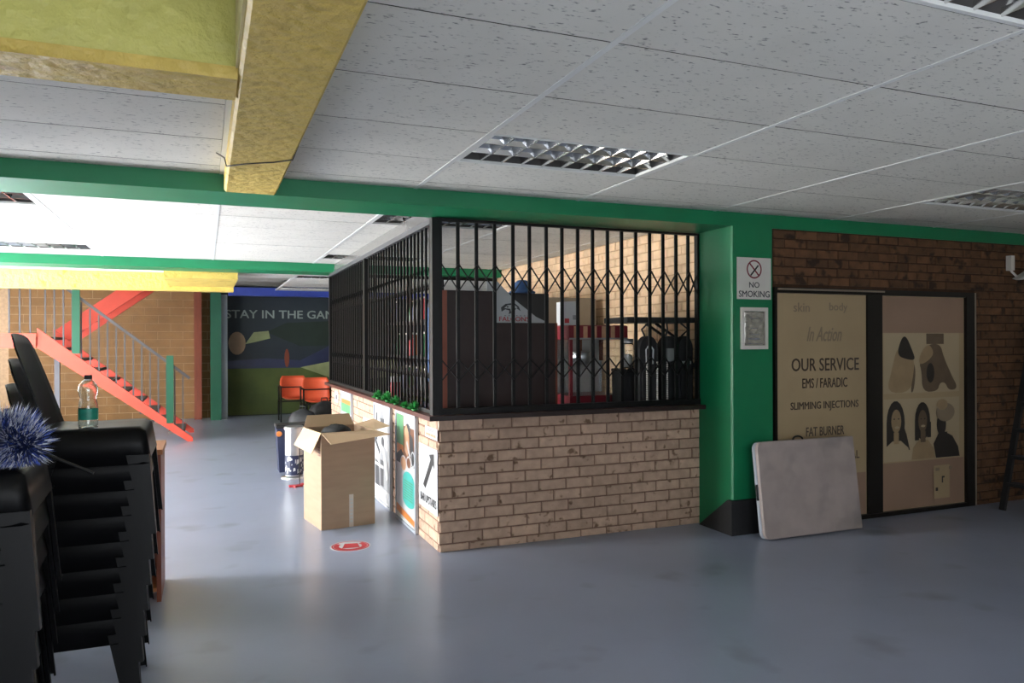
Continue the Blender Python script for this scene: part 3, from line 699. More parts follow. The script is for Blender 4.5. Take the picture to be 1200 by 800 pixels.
for k in range(8):
    lab = 'black plastic chair, %s, in the stack under the blue duster' % ('bottom one' if k == 0 else 'topmost' if k == 7 else words[k]+' from the floor')
    make_chair((-0.725+0.006*k, 2.68, 0.001+0.1055*k), 0.05, lab, 'black chairs in the duster stack')
SEAT = 0.44+0.1055*7

# water bottle on the stack
bt = thing('water_bottle', (-0.462, 3.66, SEAT-0.0075), 'clear plastic water bottle with green label on the chair stack', 'bottle')
MB().lathe([(0.001, 0.012), (0.022, 0.008), (0.030, 0.001), (0.036, 0.004), (0.0375, 0.02), (0.0375, 0.10), (0.034, 0.118), (0.031, 0.132), (0.036, 0.15), (0.0385, 0.168), (0.034, 0.19), (0.022, 0.206), (0.014, 0.212), (0.0135, 0.222), (0.0125, 0.222), (0.0130, 0.212), (0.021, 0.205), (0.033, 0.189), (0.0375, 0.168), (0.035, 0.15), (0.030, 0.132), (0.033, 0.118), (0.0365, 0.10), (0.0365, 0.02), (0.035, 0.005), (0.030, 0.003), (0.022, 0.010), (0.001, 0.014)], n=28).build('body', 'bottle', bt)
lb = MB(); n_ = 28
lb.loft([[(0.0384*math.cos(2*PI*k/n_), 0.0384*math.sin(2*PI*k/n_), z) for k in range(n_)] for z in (0.042, 0.088)], caps=False, smooth=True).build('wrap_label', 'label', bt)
MB().lathe([(0.0155, 0.214), (0.0155, 0.228), (0.013, 0.231)], n=18).build('cap', 'dark', bt)

# tinsel duster
td = thing('feather_duster', (-0.500, 2.50, SEAT), 'fluffy blue and silver tinsel duster lying on the chair stack', 'duster')
br = MB(); axis = Vector((0.80, -0.10, -0.40)).normalized(); base = Vector((-0.16, 0.06, 0.155))
rr = random.Random(3)
for k in range(6500):
    s_ = rr.random(); c = base + axis*(s_*0.215)
    d = Vector((rr.gauss(0, 1), rr.gauss(0, 1), rr.gauss(0, 1))); d = (d - axis*d.dot(axis)*(0.75 if 0.1 < s_ < 0.9 else 0.2)).normalized()
    ln = (0.090+0.020*math.sin(s_*9+1))*rr.uniform(0.75, 1.08); tip = c+d*ln
    if tip.z < 0.004: tip.z = 0.004+rr.random()*0.004
    side = d.cross(Vector((rr.gauss(0, 1), rr.gauss(0, 1), rr.gauss(0, 1)))).normalized()*0.0013
    mid = c+d*ln*0.62
    if mid.z < 0.003: mid.z = 0.003
    mi = 0 if rr.random() < 0.55 else 1
    br.add([c-side, c+side, mid+side, mid-side], [(0, 1, 2, 3)], 1)
    br.add([mid-side*1.3, mid+side*1.3, tip], [(0, 1, 2)], 2 if rr.random() < 0.45 else mi)
bo = br.build('tinsel', ['tinsel_b', 'tinsel_n', 'tinsel_w'], td); bo['kind'] = 'stuff'
MB().tube([base+axis*-0.02, base+axis*0.1, base+axis*0.40], 0.0045, 10).build('handle', 'bar', td)

# wooden cabinet behind the stack
wk = thing('wooden_cabinet', (-0.75, 5.16, 0), 'orange-brown wooden cabinet behind the bottle stack', 'cabinet')
MB().box(-0.52, 0.515, -0.24, 0.24, 0.875, 0.905).build('top', 'wood', wk)
for x in (-0.51, 0.48): MB().box(x, x+0.025, -0.225, 0.225, 0.0, 0.874).build('side_panel', 'wooddark', wk)
MB().box(-0.484, 0.479, 0.20, 0.224, 0.04, 0.873).build('back_panel', 'wooddark', wk)
for z in (0.06, 0.45): MB().box(-0.484, 0.479, -0.22, 0.199, z, z+0.02).build('shelf', 'wood', wk)

# ------------------------------------------------------------------ along the counter side
def cardboard_box():
    t = thing('cardboard_box', (0.875, 6.28, 0), 'tall open cardboard box with dark things inside', 'box', rz=0.16)
    W_, D_, H_, q = 0.46, 0.50, 0.795, 0.006
    b = MB()
    b.box(0, W_, 0, q, 0, H_); b.box(0, W_, D_-q, D_, 0, H_); b.box(0, q, q, D_-q, 0, H_); b.box(W_-q, W_, q, D_-q, 0, H_); b.box(q, W_-q, q, D_-q, 0, q)
    b.build('body', 'card', t)
    def flap(pts, nm='flap'):
        pts = [Vector(p) for p in pts]; nn = (pts[1]-pts[0]).cross(pts[2]-pts[0]).normalized()*0.004
        MB().loft([pts, [p+nn for p in pts]]).build(nm, 'card_in', t)
    flap([(0.0, -0.002, H_+0.001), (W_, -0.002, H_+0.001), (W_+0.06, -0.20, H_-0.02), (0.03, -0.16, H_-0.075)])
    flap([(-0.001, D_, H_+0.001), (-0.001, 0, H_+0.001), (-0.075, 0.03, H_-0.17), (-0.095, D_-0.03, H_-0.14)])
    flap([(W_+0.001, 0, H_+0.001), (W_+0.001, D_, H_+0.001), (W_+0.17, D_-0.03, H_+0.045), (W_+0.15, 0.03, H_+0.02)])
    flap([(W_, D_+0.002, H_), (0, D_+0.002, H_), (0.04, D_+0.03, H_+0.10), (W_-0.04, D_+0.03, H_+0.10)])
    MB().box(0.235, 0.272, -0.0015, -0.0005, 0.0, 0.27).build('packing_tape', 'tape', t)
    prints('box_print', t, (-0.0006, 0.07, 0), (0, -1, 0), (0, 0, 1), (-1, 0, 0), [(rect(-0.02, 0.60+0.022*k, 0.05, 0.612+0.022*k), 'brownp') for k in range(4)])
    prints('tape_print', t, (0, -0.0016, 0), *XF, [(rect(0.243, 0.04+0.03*k, 0.264, 0.055+0.03*k), 'lgrey') for k in range(7)])
    return t
cardboard_box()
def crumple(name, loc, r, label, mt, seed):
    rg = random.Random(seed); mb = MB(); prof = []
    rings = []
    for k in range(9):
        ph_ = PI*k/8; rings.append([(r*max(math.sin(ph_), 0.04)*(1+rg.uniform(-.2, .2))*math.cos(2*PI*i/14), r*max(math.sin(ph_), 0.04)*(1+rg.uniform(-.2, .2))*math.sin(2*PI*i/14), -r*0.6*math.cos(ph_)*(1+rg.uniform(-.12, .12))) for i in range(14)])
    mb.loft(rings, 0, True, True)
    o = mb.build(name, mt, None, loc); tag(o, label, 'cloth', 'dark cloths in the cardboard box'); return o
crumple('black_cloth', (1.05, 6.62, 0.75), 0.125, 'crumpled black cloth showing inside the open cardboard box', 'nylon', 1)
crumple('black_cloth', (1.225, 6.58, 0.70), 0.045, 'small balled black cloth inside the open cardboard box', 'nylon', 2)
o = MB().loft([[(0.95, 6.42, z), (1.22, 6.46, z), (1.19, 6.70, z), (0.92, 6.66, z)] for z in (0.008, 0.62)]).build('packed_bundle', 'nylon'); tag(o, 'dark bundle filling the cardboard box', 'bundle')

def ash_bin(loc, label, sticker):
    t = thing('ash_bin', loc, label, 'bin', 'silver ash bins')
    MB().lathe([(0.145, 0.0), (0.145, 0.012), (0.12, 0.024), (0.105, 0.03)], n=28).build('base', 'steel', t)
    MB().lathe([(0.100, 0.03), (0.100, 0.55)], n=28).build('body', 'steel', t)
    MB().lathe([(0.112, 0.551), (0.112, 0.575), (0.10, 0.585), (0.07, 0.58)], n=28).build('lid', 'steel', t)
    if sticker:
        mb = MB(); n = 28
        for z0, z1, mi in ((0.04, 0.26, 0),):
            mb.loft([[(0.1012*math.cos(2*PI*k/n), 0.1012*math.sin(2*PI*k/n), z) for k in range(n)] for z in (z0, z1)], mi, False, True)
        so = mb.build('sticker', 'navy', t)
        mk = MB(); rg = random.Random(5)
        for k in range(26):
            a = -PI/2+rg.uniform(-1.3, 1.3); z = rg.uniform(0.06, 0.23); da = rg.uniform(0.06, 0.2); dz = rg.uniform(0.008, 0.03)
            mk.add([(0.1022*math.cos(a+p), 0.1022*math.sin(a+p), z+q) for p, q in ((-da, -dz), (da, -dz*0.4), (da*0.7, dz), (-da*0.6, dz))], [(0, 1, 2, 3)])
        mk.build('sticker_print', 'white', so)['kind'] = 'stuff'
    return t
ash_bin((0.935, 8.88, 0), 'silver ash bin with a navy and white sticker beside the cardboard box', True)
ash_bin((1.25, 9.02, 0), 'plain silver ash bin partly hidden by the cardboard box', False)
bb = thing('waste_bin', (0.96, 9.40, 0), 'dark waste bin with an orange knob behind the silver ash bin', 'bin')
MB().loft([[(-0.15, -0.13, 0), (0.15, -0.13, 0), (0.15, 0.13, 0), (-0.15, 0.13, 0)], [(-0.18, -0.15, 0.52), (0.18, -0.15, 0.52), (0.18, 0.15, 0.52), (-0.18, 0.15, 0.52)]]).build('body', 'navy', bb)
MB().box(-0.19, 0.19, -0.16, 0.16, 0.521, 0.56, ch=0.008).build('lid', 'dark', bb)
MB().lathe([(0.03, -0.012), (0.034, 0), (0.03, 0.012)], n=14).build('knob', 'orange', bb, (-0.155, -0.163, 0.46)).rotation_euler = (PI/2, 0, 0)
sq = thing('red_squeegee', (0.93, 8.30, 0), 'small red squeegee with a thin rod standing on the floor', 'squeegee')
MB().box(-0.11, 0.03, -0.03, 0.03, 0.0, 0.02, ch=0.004).build('head', 'red', sq); MB().bar((-0.06, -0.06, 0.011), (0.05, 0.08, 0.011), 0.03, 0.02).build('cross_bar', 'red', sq)
MB().tube([(0, 0, 0.02), (0.0, 0.0, 0.5)], 0.006, 8).build('rod', 'bar', sq)

def backpack(name, loc, rz, sc, label, mt):
    t = thing(name, loc, label, 'bag', rz=rz)
    rings = []
    for k in range(9):
        v = k/8; e = (1-abs(2*v-1)**3)**0.5 if v > 0.5 else min(1, 0.86+0.4*v)
        e = max(e, 0.12)
        rings.append([(0.23*sc*e*(abs(math.cos(a))**0.7)*(1 if math.cos(a) > 0 else -1), 0.15*sc*e*(abs(math.sin(a))**0.7)*(1 if math.sin(a) > 0 else -1), 0.52*sc*v) for a in [2*PI*i/24 for i in range(24)]])
    MB().loft(rings, 0, True, True).build('body', mt, t)
    MB().box(-0.15*sc, 0.15*sc, -0.20*sc, -0.12*sc, 0.04*sc, 0.26*sc, ch=0.012).build('pocket', mt, t)
    MB().tube([(-0.05*sc, 0, 0.50*sc), (-0.04*sc, 0, 0.56*sc), (0.04*sc, 0, 0.56*sc), (0.05*sc, 0, 0.50*sc)], 0.010, 8).build('handle', mt, t)
    return t
backpack('backpack', (1.80, 12.55, 0), 0.2, 1.12, 'black bulging bag on the floor before the orange chairs', 'nylon')
b_ = backpack('backpack', (1.42, 12.2, 0), -0.3, 0.95, 'charcoal backpack on the floor leaning beside the black bag', 'greynylon')
MB().box(-0.14, -0.11, -0.198, -0.191, 0.06, 0.26).build('pale_piping', 'lgrey', b_)

def orange_chair(loc, rz, label):
    t = thing('orange_chair', loc, label, 'chair', 'orange shell chairs by the mural', rz)
    def sh(u, v):
        a = (u-0.5)*2
        if v < 0.5:
            q = v*2; return (a*0.24*(1-0.1*(1-q)), -0.22+0.42*q, 0.45-0.03*math.sin(PI*q)+0.05*a*a*a*a)
        q = (v-0.5)*2; ed = max(0, q-0.7)/0.3
        return (a*0.25*(1-0.18*ed*ed), 0.20+0.10*q-0.07*a*a, 0.45+0.42*q+0.05*a*a*a*a*(1-q))
    MB().shell(sh, 10, 14, 0.008).build('shell', 'seat_orange', t)
    for x in (-0.27, 0.27):
        MB().bar((x, -0.22, 0), (x, -0.22, 0.66), 0.028).build('leg', 'bar', t)
        MB().bar((x, 0.24, 0), (x, 0.24, 0.66), 0.028).build('leg', 'bar', t)
        MB().bar((x, -0.235, 0.675), (x, 0.255, 0.675), 0.03).build('armrest', 'bar', t)
        MB().bar((x, -0.2, 0.40), (x, 0.22, 0.40), 0.025).build('seat_rail', 'bar', t)
    MB().bar((-0.256, -0.22, 0.40), (0.256, -0.22, 0.40), 0.025).build('cross_rail', 'bar', t)
    MB().bar((-0.285, -0.262, 0.675), (0.285, -0.262, 0.675), 0.022).build('front_rail', 'bar', t)
    return t
orange_chair((1.93, 14.35, 0), 0.0, 'orange shell chair with black arms directly behind the black bag')
orange_chair((1.62, 15.3, 0), 0.0, 'orange shell chair with black arms in the back row before the mural')
orange_chair((2.62, 14.40, 0), 0.0, 'orange shell chair with black arms half hidden by the counter')

# floor sticker
fs = thing('floor_sticker', (1.01, 5.72, 0), 'round red and white sticker on the floor by the box', 'sticker')
MB().lathe([(0.152, 0.0006), (0.152, 0.0014)], n=40).build('disc', 'white', fs)
def ring(mb, r0, r1, a0, a1, z, mi, n=36):
    pts = [(r1*math.cos(a0+(a1-a0)*k/n), r1*math.sin(a0+(a1-a0)*k/n)) for k in range(n+1)]; inn = [(r0*math.cos(a0+(a1-a0)*k/n), r0*math.sin(a0+(a1-a0)*k/n)) for k in range(n+1)]
    vs_ = [(x, y, z) for x, y in pts+inn]
    mb.add(vs_, [(k, k+1, n+2+k, n+1+k) for k in range(n)], mi)
fp = MB(); ring(fp, 0.128, 0.140, 0, 2*PI, 0.0019, 0); ring(fp, 0.085, 0.124, PI*0.75, PI*2.2, 0.0019, 0); 
fp.add([(-0.07, -0.05, 0.0019), (0.06, -0.06, 0.0019), (0.065, 0.06, 0.0019), (-0.03, 0.075, 0.0019)], [(0, 1, 2, 3)], 0)
fp.build('sticker_print', 'red', fs)

# ---- posters and notices on the long brick side (u grows away from the corner towards the viewer's right)
def poster(name, y_left, y_right, z0, z1, label, cat, border, framem='tableedge', thick=0.018):
    t = thing(name, (CX-0.0035, (y_left+y_right)/2, z0), label, cat)
    w_ = y_left-y_right; h_ = z1-z0
    MB().box(-thick, 0, -w_/2, w_/2, 0, h_).build('board', 'white', t)
    if border:
        f = MB(); b = border
        f.box(-thick-0.008, -thick, -w_/2, w_/2, 0, b); f.box(-thick-0.008, -thick, -w_/2, w_/2, h_-b, h_)
        f.box(-thick-0.008, -thick, -w_/2, -w_/2+b, b, h_-b); f.box(-thick-0.008, -thick, w_/2-b, w_/2, b, h_-b)
        f.build('frame', framem, t)
    return t, (-thick-0.0004, w_/2, 0), w_, h_
t, O_, w_, h_ = poster('framed_poster', 6.517, 5.84, 0.004, 0.945, 'framed colour poster with figures and a teal bubble on the counter side', 'poster', 0.022)
P = lambda x, y: (x*w_, y*h_)
S = lambda pts: [P(*p) for p in pts]
pp = [(S(rect(0.05, 0.55, 0.95, 0.97)), 'brownp'), (S(rect(0.05, 0.68, 0.40, 0.97)), 'greenp'), (S(rect(0.42, 0.88, 0.93, 0.97)), 'lgrey'), (S(rect(0.06, 0.60, 0.38, 0.70)), 'orange'),
      (S(ell(0.62, 0.86, 0.13, 0.05)), 'dgrey'), (S([(0.45, 0.84), (0.55, 0.90), (0.66, 0.84), (0.70, 0.70), (0.60, 0.62), (0.48, 0.66)]), 'skin'), (S([(0.70, 0.84), (0.86, 0.80), (0.92, 0.62), (0.76, 0.60)]), 'dgrey'), (S([(0.55, 0.74), (0.60, 0.76), (0.75, 0.64), (0.70, 0.62)]), 'white'),
      (S([(0.05, 0.52), (0.05, 0.60), (0.30, 0.66), (0.55, 0.58), (0.5, 0.50)]), 'dgrey'),
      (S(rect(0.05, 0.10, 0.95, 0.53)), 'white'), (S(ell(0.42, 0.54, 0.16, 0.075)), 'white'), (S(ell(0.42, 0.54, 0.13, 0.06)), 'skin'), (S(ell(0.68, 0.57, 0.12, 0.06)), 'white'), (S(ell(0.68, 0.57, 0.09, 0.045)), 'brownp'), (S(ell(0.88, 0.62, 0.09, 0.07)), 'white'), (S(ell(0.88, 0.62, 0.065, 0.055)), 'dgrey'),
      (S(ell(0.67, 0.40, 0.28, 0.09)), 'teal'), (S(rect(0.39, 0.24, 0.95, 0.40)), 'teal'), (S(ell(0.67, 0.24, 0.28, 0.06)), 'teal'),
      (S([(0.05, 0.06), (0.05, 0.15), (0.95, 0.10), (0.95, 0.03)]), 'orange'), (S([(0.05, 0.03), (0.05, 0.08), (0.95, 0.05), (0.95, 0.03)]), 'lgrey')]
pp += [(S(rect(0.46, 0.40-0.022*k, 0.88, 0.407-0.022*k)), 'greenp') for k in range(8)]
pp += [(S(rect(0.08, 0.45-0.10*k, 0.34, 0.458-0.10*k)), 'lgrey') for k in range(3)]
prints('poster_print', t, O_, *SF, pp)
t, O_, w_, h_ = poster('framed_poster', 7.43, 6.725, 0.004, 0.945, 'framed black and white poster with a white box on the counter side', 'poster', 0.022)
pp = [(S(rect(0.05, 0.03, 0.95, 0.97)), 'lgrey'), (S(rect(0.05, 0.70, 0.95, 0.97)), 'white'), (S([(0.35, 0.84), (0.5, 0.95), (0.68, 0.84)]), 'grey'), (S(rect(0.40, 0.82, 0.63, 0.86)), 'dgrey'), (S(rect(0.12, 0.62, 0.22, 0.90)), 'dgrey'),
      (S(rect(0.28, 0.71, 0.92, 0.80)), 'white'), (S([(0.30, 0.10), (0.34, 0.42), (0.55, 0.62), (0.80, 0.55), (0.92, 0.32), (0.92, 0.10)]), 'grey'), (S(ell(0.55, 0.63, 0.09, 0.05)), 'dgrey'), (S([(0.50, 0.60), (0.62, 0.56), (0.86, 0.30), (0.76, 0.26)]), 'white'),
      (S([(0.08, 0.12), (0.08, 0.42), (0.30, 0.40), (0.36, 0.12)]), 'dgrey'), (S(rect(0.42, 0.18, 0.60, 0.44)), 'dgrey'), (S([(0.05, 0.60), (0.05, 0.66), (0.40, 0.52), (0.36, 0.48)]), 'dgrey'),
      (S(rect(0.08, 0.36, 0.60, 0.39)), 'white'), (S(rect(0.05, 0.03, 0.95, 0.16)), 'white')]
pp += [(S([(0.14+0.19*k, 0.05), (0.19+0.19*k, 0.14), (0.22+0.19*k, 0.14), (0.28+0.19*k, 0.05), (0.24+0.19*k, 0.05), (0.20+0.19*k, 0.11), (0.17+0.19*k, 0.05)]), 'grey') for k in range(4)]
prints('poster_print', t, O_, *SF, pp)
t, O_, w_, h_ = poster('framed_poster', 9.40, 8.68, 0.30, 0.945, 'framed chart with green, orange and red bands on the counter side', 'poster', 0.03)
pp = [(S(rect(0.06, 0.72, 0.94, 0.95)), 'orange'), (S(rect(0.06, 0.62, 0.94, 0.78)), 'greenp'), (S(rect(0.06, 0.86, 0.94, 0.95)), 'lgrey'), (S(rect(0.12, 0.47, 0.90, 0.56)), 'red'), (S(rect(0.12, 0.49, 0.8, 0.54)), 'white'), (S(rect(0.12, 0.20, 0.90, 0.28)), 'red')]
prints('poster_print', t, O_, *SF, pp)
t, O_, w_, h_ = poster('paper_notice', 8.07, 7.48, 0.56, 0.74, 'small white notice with red and blue print behind the box flap', 'notice', 0, thick=0.003)
prints('notice_print', t, O_, *SF, [(S(rect(0.35, 0.52, 0.75, 0.66)), 'red'), (S(rect(0.4, 0.66, 0.7, 0.74)), 'navy')])
t, O_, w_, h_ = poster('paper_notice', 10.0, 9.72, 0.76, 0.90, 'tiny white notice with a dark mark at the far end of the counter', 'notice', 0, thick=0.003)
prints('notice_print', t, O_, *SF, [(S(rect(0.35, 0.3, 0.75, 0.7)), 'dgrey')])
t, O_, w_, h_ = poster('paper_notice', 5.625, 5.297, 0.812, 0.897, 'small white notice with pink print above the arrow sign', 'notice', 0, thick=0.003)
prints('notice_print', t, O_, *SF, [(S(rect(0.22, 0.62+0.12*k, 0.72, 0.70+0.12*k)), 'grey') for k in range(2)] + [(S(rect(0.08+0.21*k, 0.2, 0.26+0.21*k, 0.42)), 'skin') for k in range(4)])
t, O_, w_, h_ = poster('arrow_sign', 5.81, 5.294, 0.26, 0.745, 'white sign with a slanting black arrow at the counter corner', 'sign', 0, thick=0.004)
prints('arrow', t, O_, *SF, [([(0.13, 0.175), (0.20, 0.155), (0.40, 0.36), (0.44, 0.335), (0.43, 0.445), (0.30, 0.425), (0.345, 0.395)], 'black')])
text('lettering', 'BAR UPSTAIRS', O_, *SF, w_*0.53, 0.078, 0.43, 0.06, 'black', t, 0.0, 0.04)

# artificial plants on the ledge
def tuft(loc, r, label, seed):
    t = thing('grass_tuft', loc, label, 'plant', 'green plastic tufts on the ledge'); rg = random.Random(seed); mb = MB()
    for k in range(170):
        a = rg.uniform(0, 2*PI); el = rg.uniform(0.1, 1.5); ln = r*rg.uniform(0.7, 1.1)
        d = Vector((math.cos(a)*math.cos(el), math.sin(a)*math.cos(el), math.sin(el))); s_ = d.cross(Vector((0, 0, 1))).normalized()*0.005
        p1 = d*ln*0.6+Vector((0, 0, 0.012)); p2 = d*ln + Vector((0, 0, 0.004)); p1.x = min(p1.x, 0.022); p2.x = min(p2.x, 0.026)
        mb.add([(0, 0, 0.012), p1-s_, p2, p1+s_], [(0, 1, 2, 3)])
    o = mb.build('foliage', 'leaf', t); o['kind'] = 'stuff'
    MB().lathe([(0.022, 0.0), (0.026, 0.012), (0.01, 0.02)], n=12).build('base', 'leaf', t)
for k, (y, r, lab) in enumerate(((5.72, 0.085, 'green plastic tuft on the ledge nearest the corner post'), (6.02, 0.055, 'smallest green plastic tuft on the ledge, second from the corner post'), (6.34, 0.085, 'green plastic tuft on the ledge, third from the corner post'), (6.66, 0.10, 'largest green plastic tuft on the ledge, fourth from the corner post'), (7.05, 0.09, 'green plastic tuft on the ledge, farthest from the corner post'))):
    tuft((CX-0.062, y, 1.003), r*0.9, lab, k+20)

# ------------------------------------------------------------------ column: notices, guard, folded table
ns = thing('no_smoking_sign', (4.076, WALLY-0.001, 1.868), 'white no smoking sign on the green column', 'sign')
MB().box(-0.169, 0.169, -0.005, 0, 0, 0.333).build('plate', 'offwhite', ns)
O_ = (0, -0.0052, 0); rg_ = []
for k in range(28):
    a0, a1 = 2*PI*k/28, 2*PI*(k+1)/28
    rg_.append(([(0.075*math.cos(a0), 0.24+0.075*math.sin(a0)), (0.075*math.cos(a1), 0.24+0.075*math.sin(a1)), (0.063*math.cos(a1), 0.24+0.063*math.sin(a1)), (0.063*math.cos(a0), 0.24+0.063*math.sin(a0))], 'red'))
sp = MB(); mats_ = ['darkred', 'black']
for pts, _ in rg_: sp.prism(pts, O_, *XF, 0.0006, 0)
sp.prism([(-0.052, 0.285), (-0.043, 0.294), (0.050, 0.196), (0.041, 0.187)], O_, *XF, 0.0006, 0)
sp.prism([(-0.040, 0.195), (-0.030, 0.186), (0.046, 0.268), (0.036, 0.277)], O_, *XF, 0.0009, 1)
sp.build('cigarette_symbol', mats_, ns)
text('lettering', 'NO', O_, *XF, 0.0, 0.115, 0.10, 0.045, 'dgrey', ns); text('lettering', 'SMOKING', O_, *XF, 0.0, 0.042, 0.305, 0.05, 'dgrey', ns)
pq = thing('foil_plaque', (4.069, WALLY-0.001, 1.468), 'pale framed silver foil plaque below the no smoking sign', 'plaque')
f = MB(); f.box(-0.131, 0.131, -0.022, 0, 0, 0.03); f.box(-0.131, 0.131, -0.022, 0, 0.304, 0.334); f.box(-0.131, -0.104, -0.022, 0, 0.03, 0.304); f.box(0.104, 0.131, -0.022, 0, 0.03, 0.304)
f.build('frame', 'offwhite', pq)
MB().shell(lambda u, v: (-0.10+0.20*v, -0.010+0.004*math.sin(u*17)*math.sin(v*13), 0.032+0.27*u), 14, 12, 0.003).build('foil_sheet', 'foil', pq)
prints('foil_print', pq, (0, -0.0155, 0), *XF, [(rect(-0.05, 0.245, 0.04, 0.252), 'grey'), (rect(-0.06, 0.075, 0.05, 0.09), 'grey'), (rect(-0.04, 0.165, 0.03, 0.171), 'grey'), (rect(-0.05, 0.115, 0.05, 0.122), 'grey')])
gd = MB()
gd.prism([(0.0, 0.0), (-0.40, 0.0), (-0.03, 0.275), (0.0, 0.275)], (3.859, WALLY-0.002, 0), (0, -1, 0), (0, 0, 1), (-1, 0, 0), 0.03)
gd.prism(rect(3.829, 0, 4.10, 0.275), (0, WALLY-0.002, 0), (1, 0, 0), (0, 0, 1), (0, -1, 0), 0.025)
tag(gd.build('corner_guard', 'dark'), 'black sloped guard around the foot of the green column', 'guard')

ft = thing('folding_table', (4.46, 4.60, 0), 'pale grey folding table folded flat and leaning on the shop door', 'table')
LEAN = 0.13
def lean_pt(x, z, d):  # d = depth towards the wall
    return (x, d*math.cos(LEAN)+z*math.sin(LEAN), z*math.cos(LEAN)-d*math.sin(LEAN)+0.009)
def rrect(x0, x1, z0, z1, r, rl):
    pts = []
    for (cx_, cz_, a0, rad) in ((x1-rl, z0+rl, -PI/2, rl), (x1-rl, z1-rl, 0, rl), (x0+r, z1-r, PI/2, r), (x0+r, z0+r, PI, r)):
        for k in range(6): pts.append((cx_+rad*math.cos(a0+PI/2*k/5), cz_+rad*math.sin(a0+PI/2*k/5)))
    return pts
def slab(x0, x1, z0, z1, d0, d1, r, rl, nm, mt):
    mb = MB(); e = 0.006
    base_ = rrect(x0, x1, z0, z1, r, rl); ins = rrect(x0+e, x1-e, z0+e, z1-e, r-e*0.5, max(rl-e*0.5, 0.003))
    mb.loft([[lean_pt(x, z, d0) for x, z in ins], [lean_pt(x, z, d0+e) for x, z in base_], [lean_pt(x, z, d1-e) for x, z in base_], [lean_pt(x, z, d1) for x, z in ins]])
    return mb.build(nm, mt, ft)
slab(-0.50, 0.495, 0.0, 0.745, 0.0, 0.032, 0.055, 0.008, 'top_leaf', 'tabletop')
slab(-0.50, 0.495, 0.0, 0.745, 0.036, 0.068, 0.055, 0.008, 'bottom_leaf', 'tableedge')
MB().tube([lean_pt(-0.508, 0.30, 0.034), lean_pt(-0.512, 0.32, 0.034), lean_pt(-0.512, 0.40, 0.034), lean_pt(-0.508, 0.42, 0.034)], 0.008, 8).build('latch', 'dark', ft)
MB().tube([lean_pt(-0.06+0.05*math.cos(a), 0.745+0.028*math.sin(a), 0.034) for a in [PI*k/8 for k in range(9)]], 0.007, 8).build('carry_handle', 'dark', ft)

# stepladder and wall fitting at the dark end
sl = thing('stepladder', (7.05, 4.42, 0), 'black stepladder standing against the brown brick wall', 'ladder')
for y in (-0.20, 0.20):
    MB().bar((-0.40, y, 0.0), (0.02, y, 1.62), 0.05, 0.03).build('rail', 'dark', sl)
    MB().bar((0.42, y, 0.0), (0.06, y, 1.62), 0.04, 0.03).build('rear_rail', 'dark', sl)
for k in range(6):
    z = 0.22+0.24*k; x = -0.40+0.42*z/1.62
    MB().box(x-0.03, x+0.09, -0.185, 0.185, z, z+0.03).build('step', 'dark', sl)
MB().box(-0.06, 0.14, -0.22, 0.22, 1.621, 1.66).build('cap', 'dark', sl)
MB().box(0.02, 0.16, -0.219, -0.216, 0.33, 0.41).build('sticker', 'lgrey', sl)
wl = thing('wall_lamp', (7.14, WALLY-0.012, 2.20), 'pale angled wall lamp on the brown brick wall', 'lamp')
MB().box(-0.10, -0.05, -0.05, 0, -0.01, 0.13).build('mount', 'offwhite', wl)
MB().loft([[(-0.09, -0.05-0.001, -0.09), (-0.02, -0.051, -0.10), (-0.02, -0.13, -0.10), (-0.09, -0.13, -0.09)], [(0.22, -0.051, 0.05), (0.22, -0.051, -0.05), (0.22, -0.15, -0.05), (0.22, -0.15, 0.05)]]).build('head', 'offwhite', wl)
MB().bar((-0.075, -0.03, -0.012), (-0.05, -0.07, -0.07), 0.02).build('arm', 'offwhite', wl)

# cable on the yellow beam
cb = MB().tube([(0.06, 4.30, HC-0.008), (0.098, 4.20, 2.50), (0.105, 4.12, ZB-0.006), (0.20, 4.0, ZB-0.012), (0.32, 3.93, ZB-0.010), (0.405, 3.86, ZB-0.006), (0.418, 3.74, 2.48), (0.424, 3.66, 2.53)], 0.0035, 6).build('cable', 'dark')
tag(cb, 'thin dark cable slung under the yellow beam', 'cable')

# ------------------------------------------------------------------ inside the kiosk
wt = thing('worktop', (2.9, 6.3, 0), 'dark worktop inside the barred kiosk', 'counter')
at(wt, MB().box(1.83, 3.88, 5.54, 6.75, 0.93, 0.965), 'top', 'greypanel')
for x in (1.86, 2.85, 3.82): at(wt, MB().box(x, x+0.04, 5.60, 6.70, 0, 0.929), 'support', 'greypanel')
WT = 0.966
cb1 = thing('tall_cabinet', (1.95, 5.80, 1.0035), 'dark brown cabinet with a reddish edge beside the corner post', 'cabinet')
at(cb1, MB().box(1.772, 2.17, 5.70, 5.90, 1.0035, 1.945), 'body', 'brownpanel'); at(cb1, MB().box(1.722, 1.771, 5.70, 5.90, 1.0035, 1.945), 'edge_panel', 'redwood')
cb2 = thing('tall_cabinet', (2.45, 5.82, WT), 'dark brown cabinet with charcoal back board and white corner panel', 'cabinet')
at(cb2, MB().box(2.176, 2.715, 5.70, 5.86, WT, 1.69), 'body', 'brownpanel'); at(cb2, MB().box(2.176, 2.74, 5.88, 5.91, WT, 1.945), 'back_board', 'greypanel')
at(cb2, MB().box(2.716, 2.735, 5.70, 5.86, WT, 1.69), 'edge_panel', 'wooddark')
bn = thing('triangular_banner', (2.45, 5.865, 1.692), 'white triangular banner with a bird head emblem and red word', 'banner')
MB().prism([(-0.285, 0.0), (0.285, 0.0), (0.16, 0.055), (-0.04, 0.20), (-0.19, 0.345), (-0.285, 0.345)], (0, 0, 0), *XF, 0.006).build('sheet', 'white', bn)
O_ = (0, -0.0065, 0)
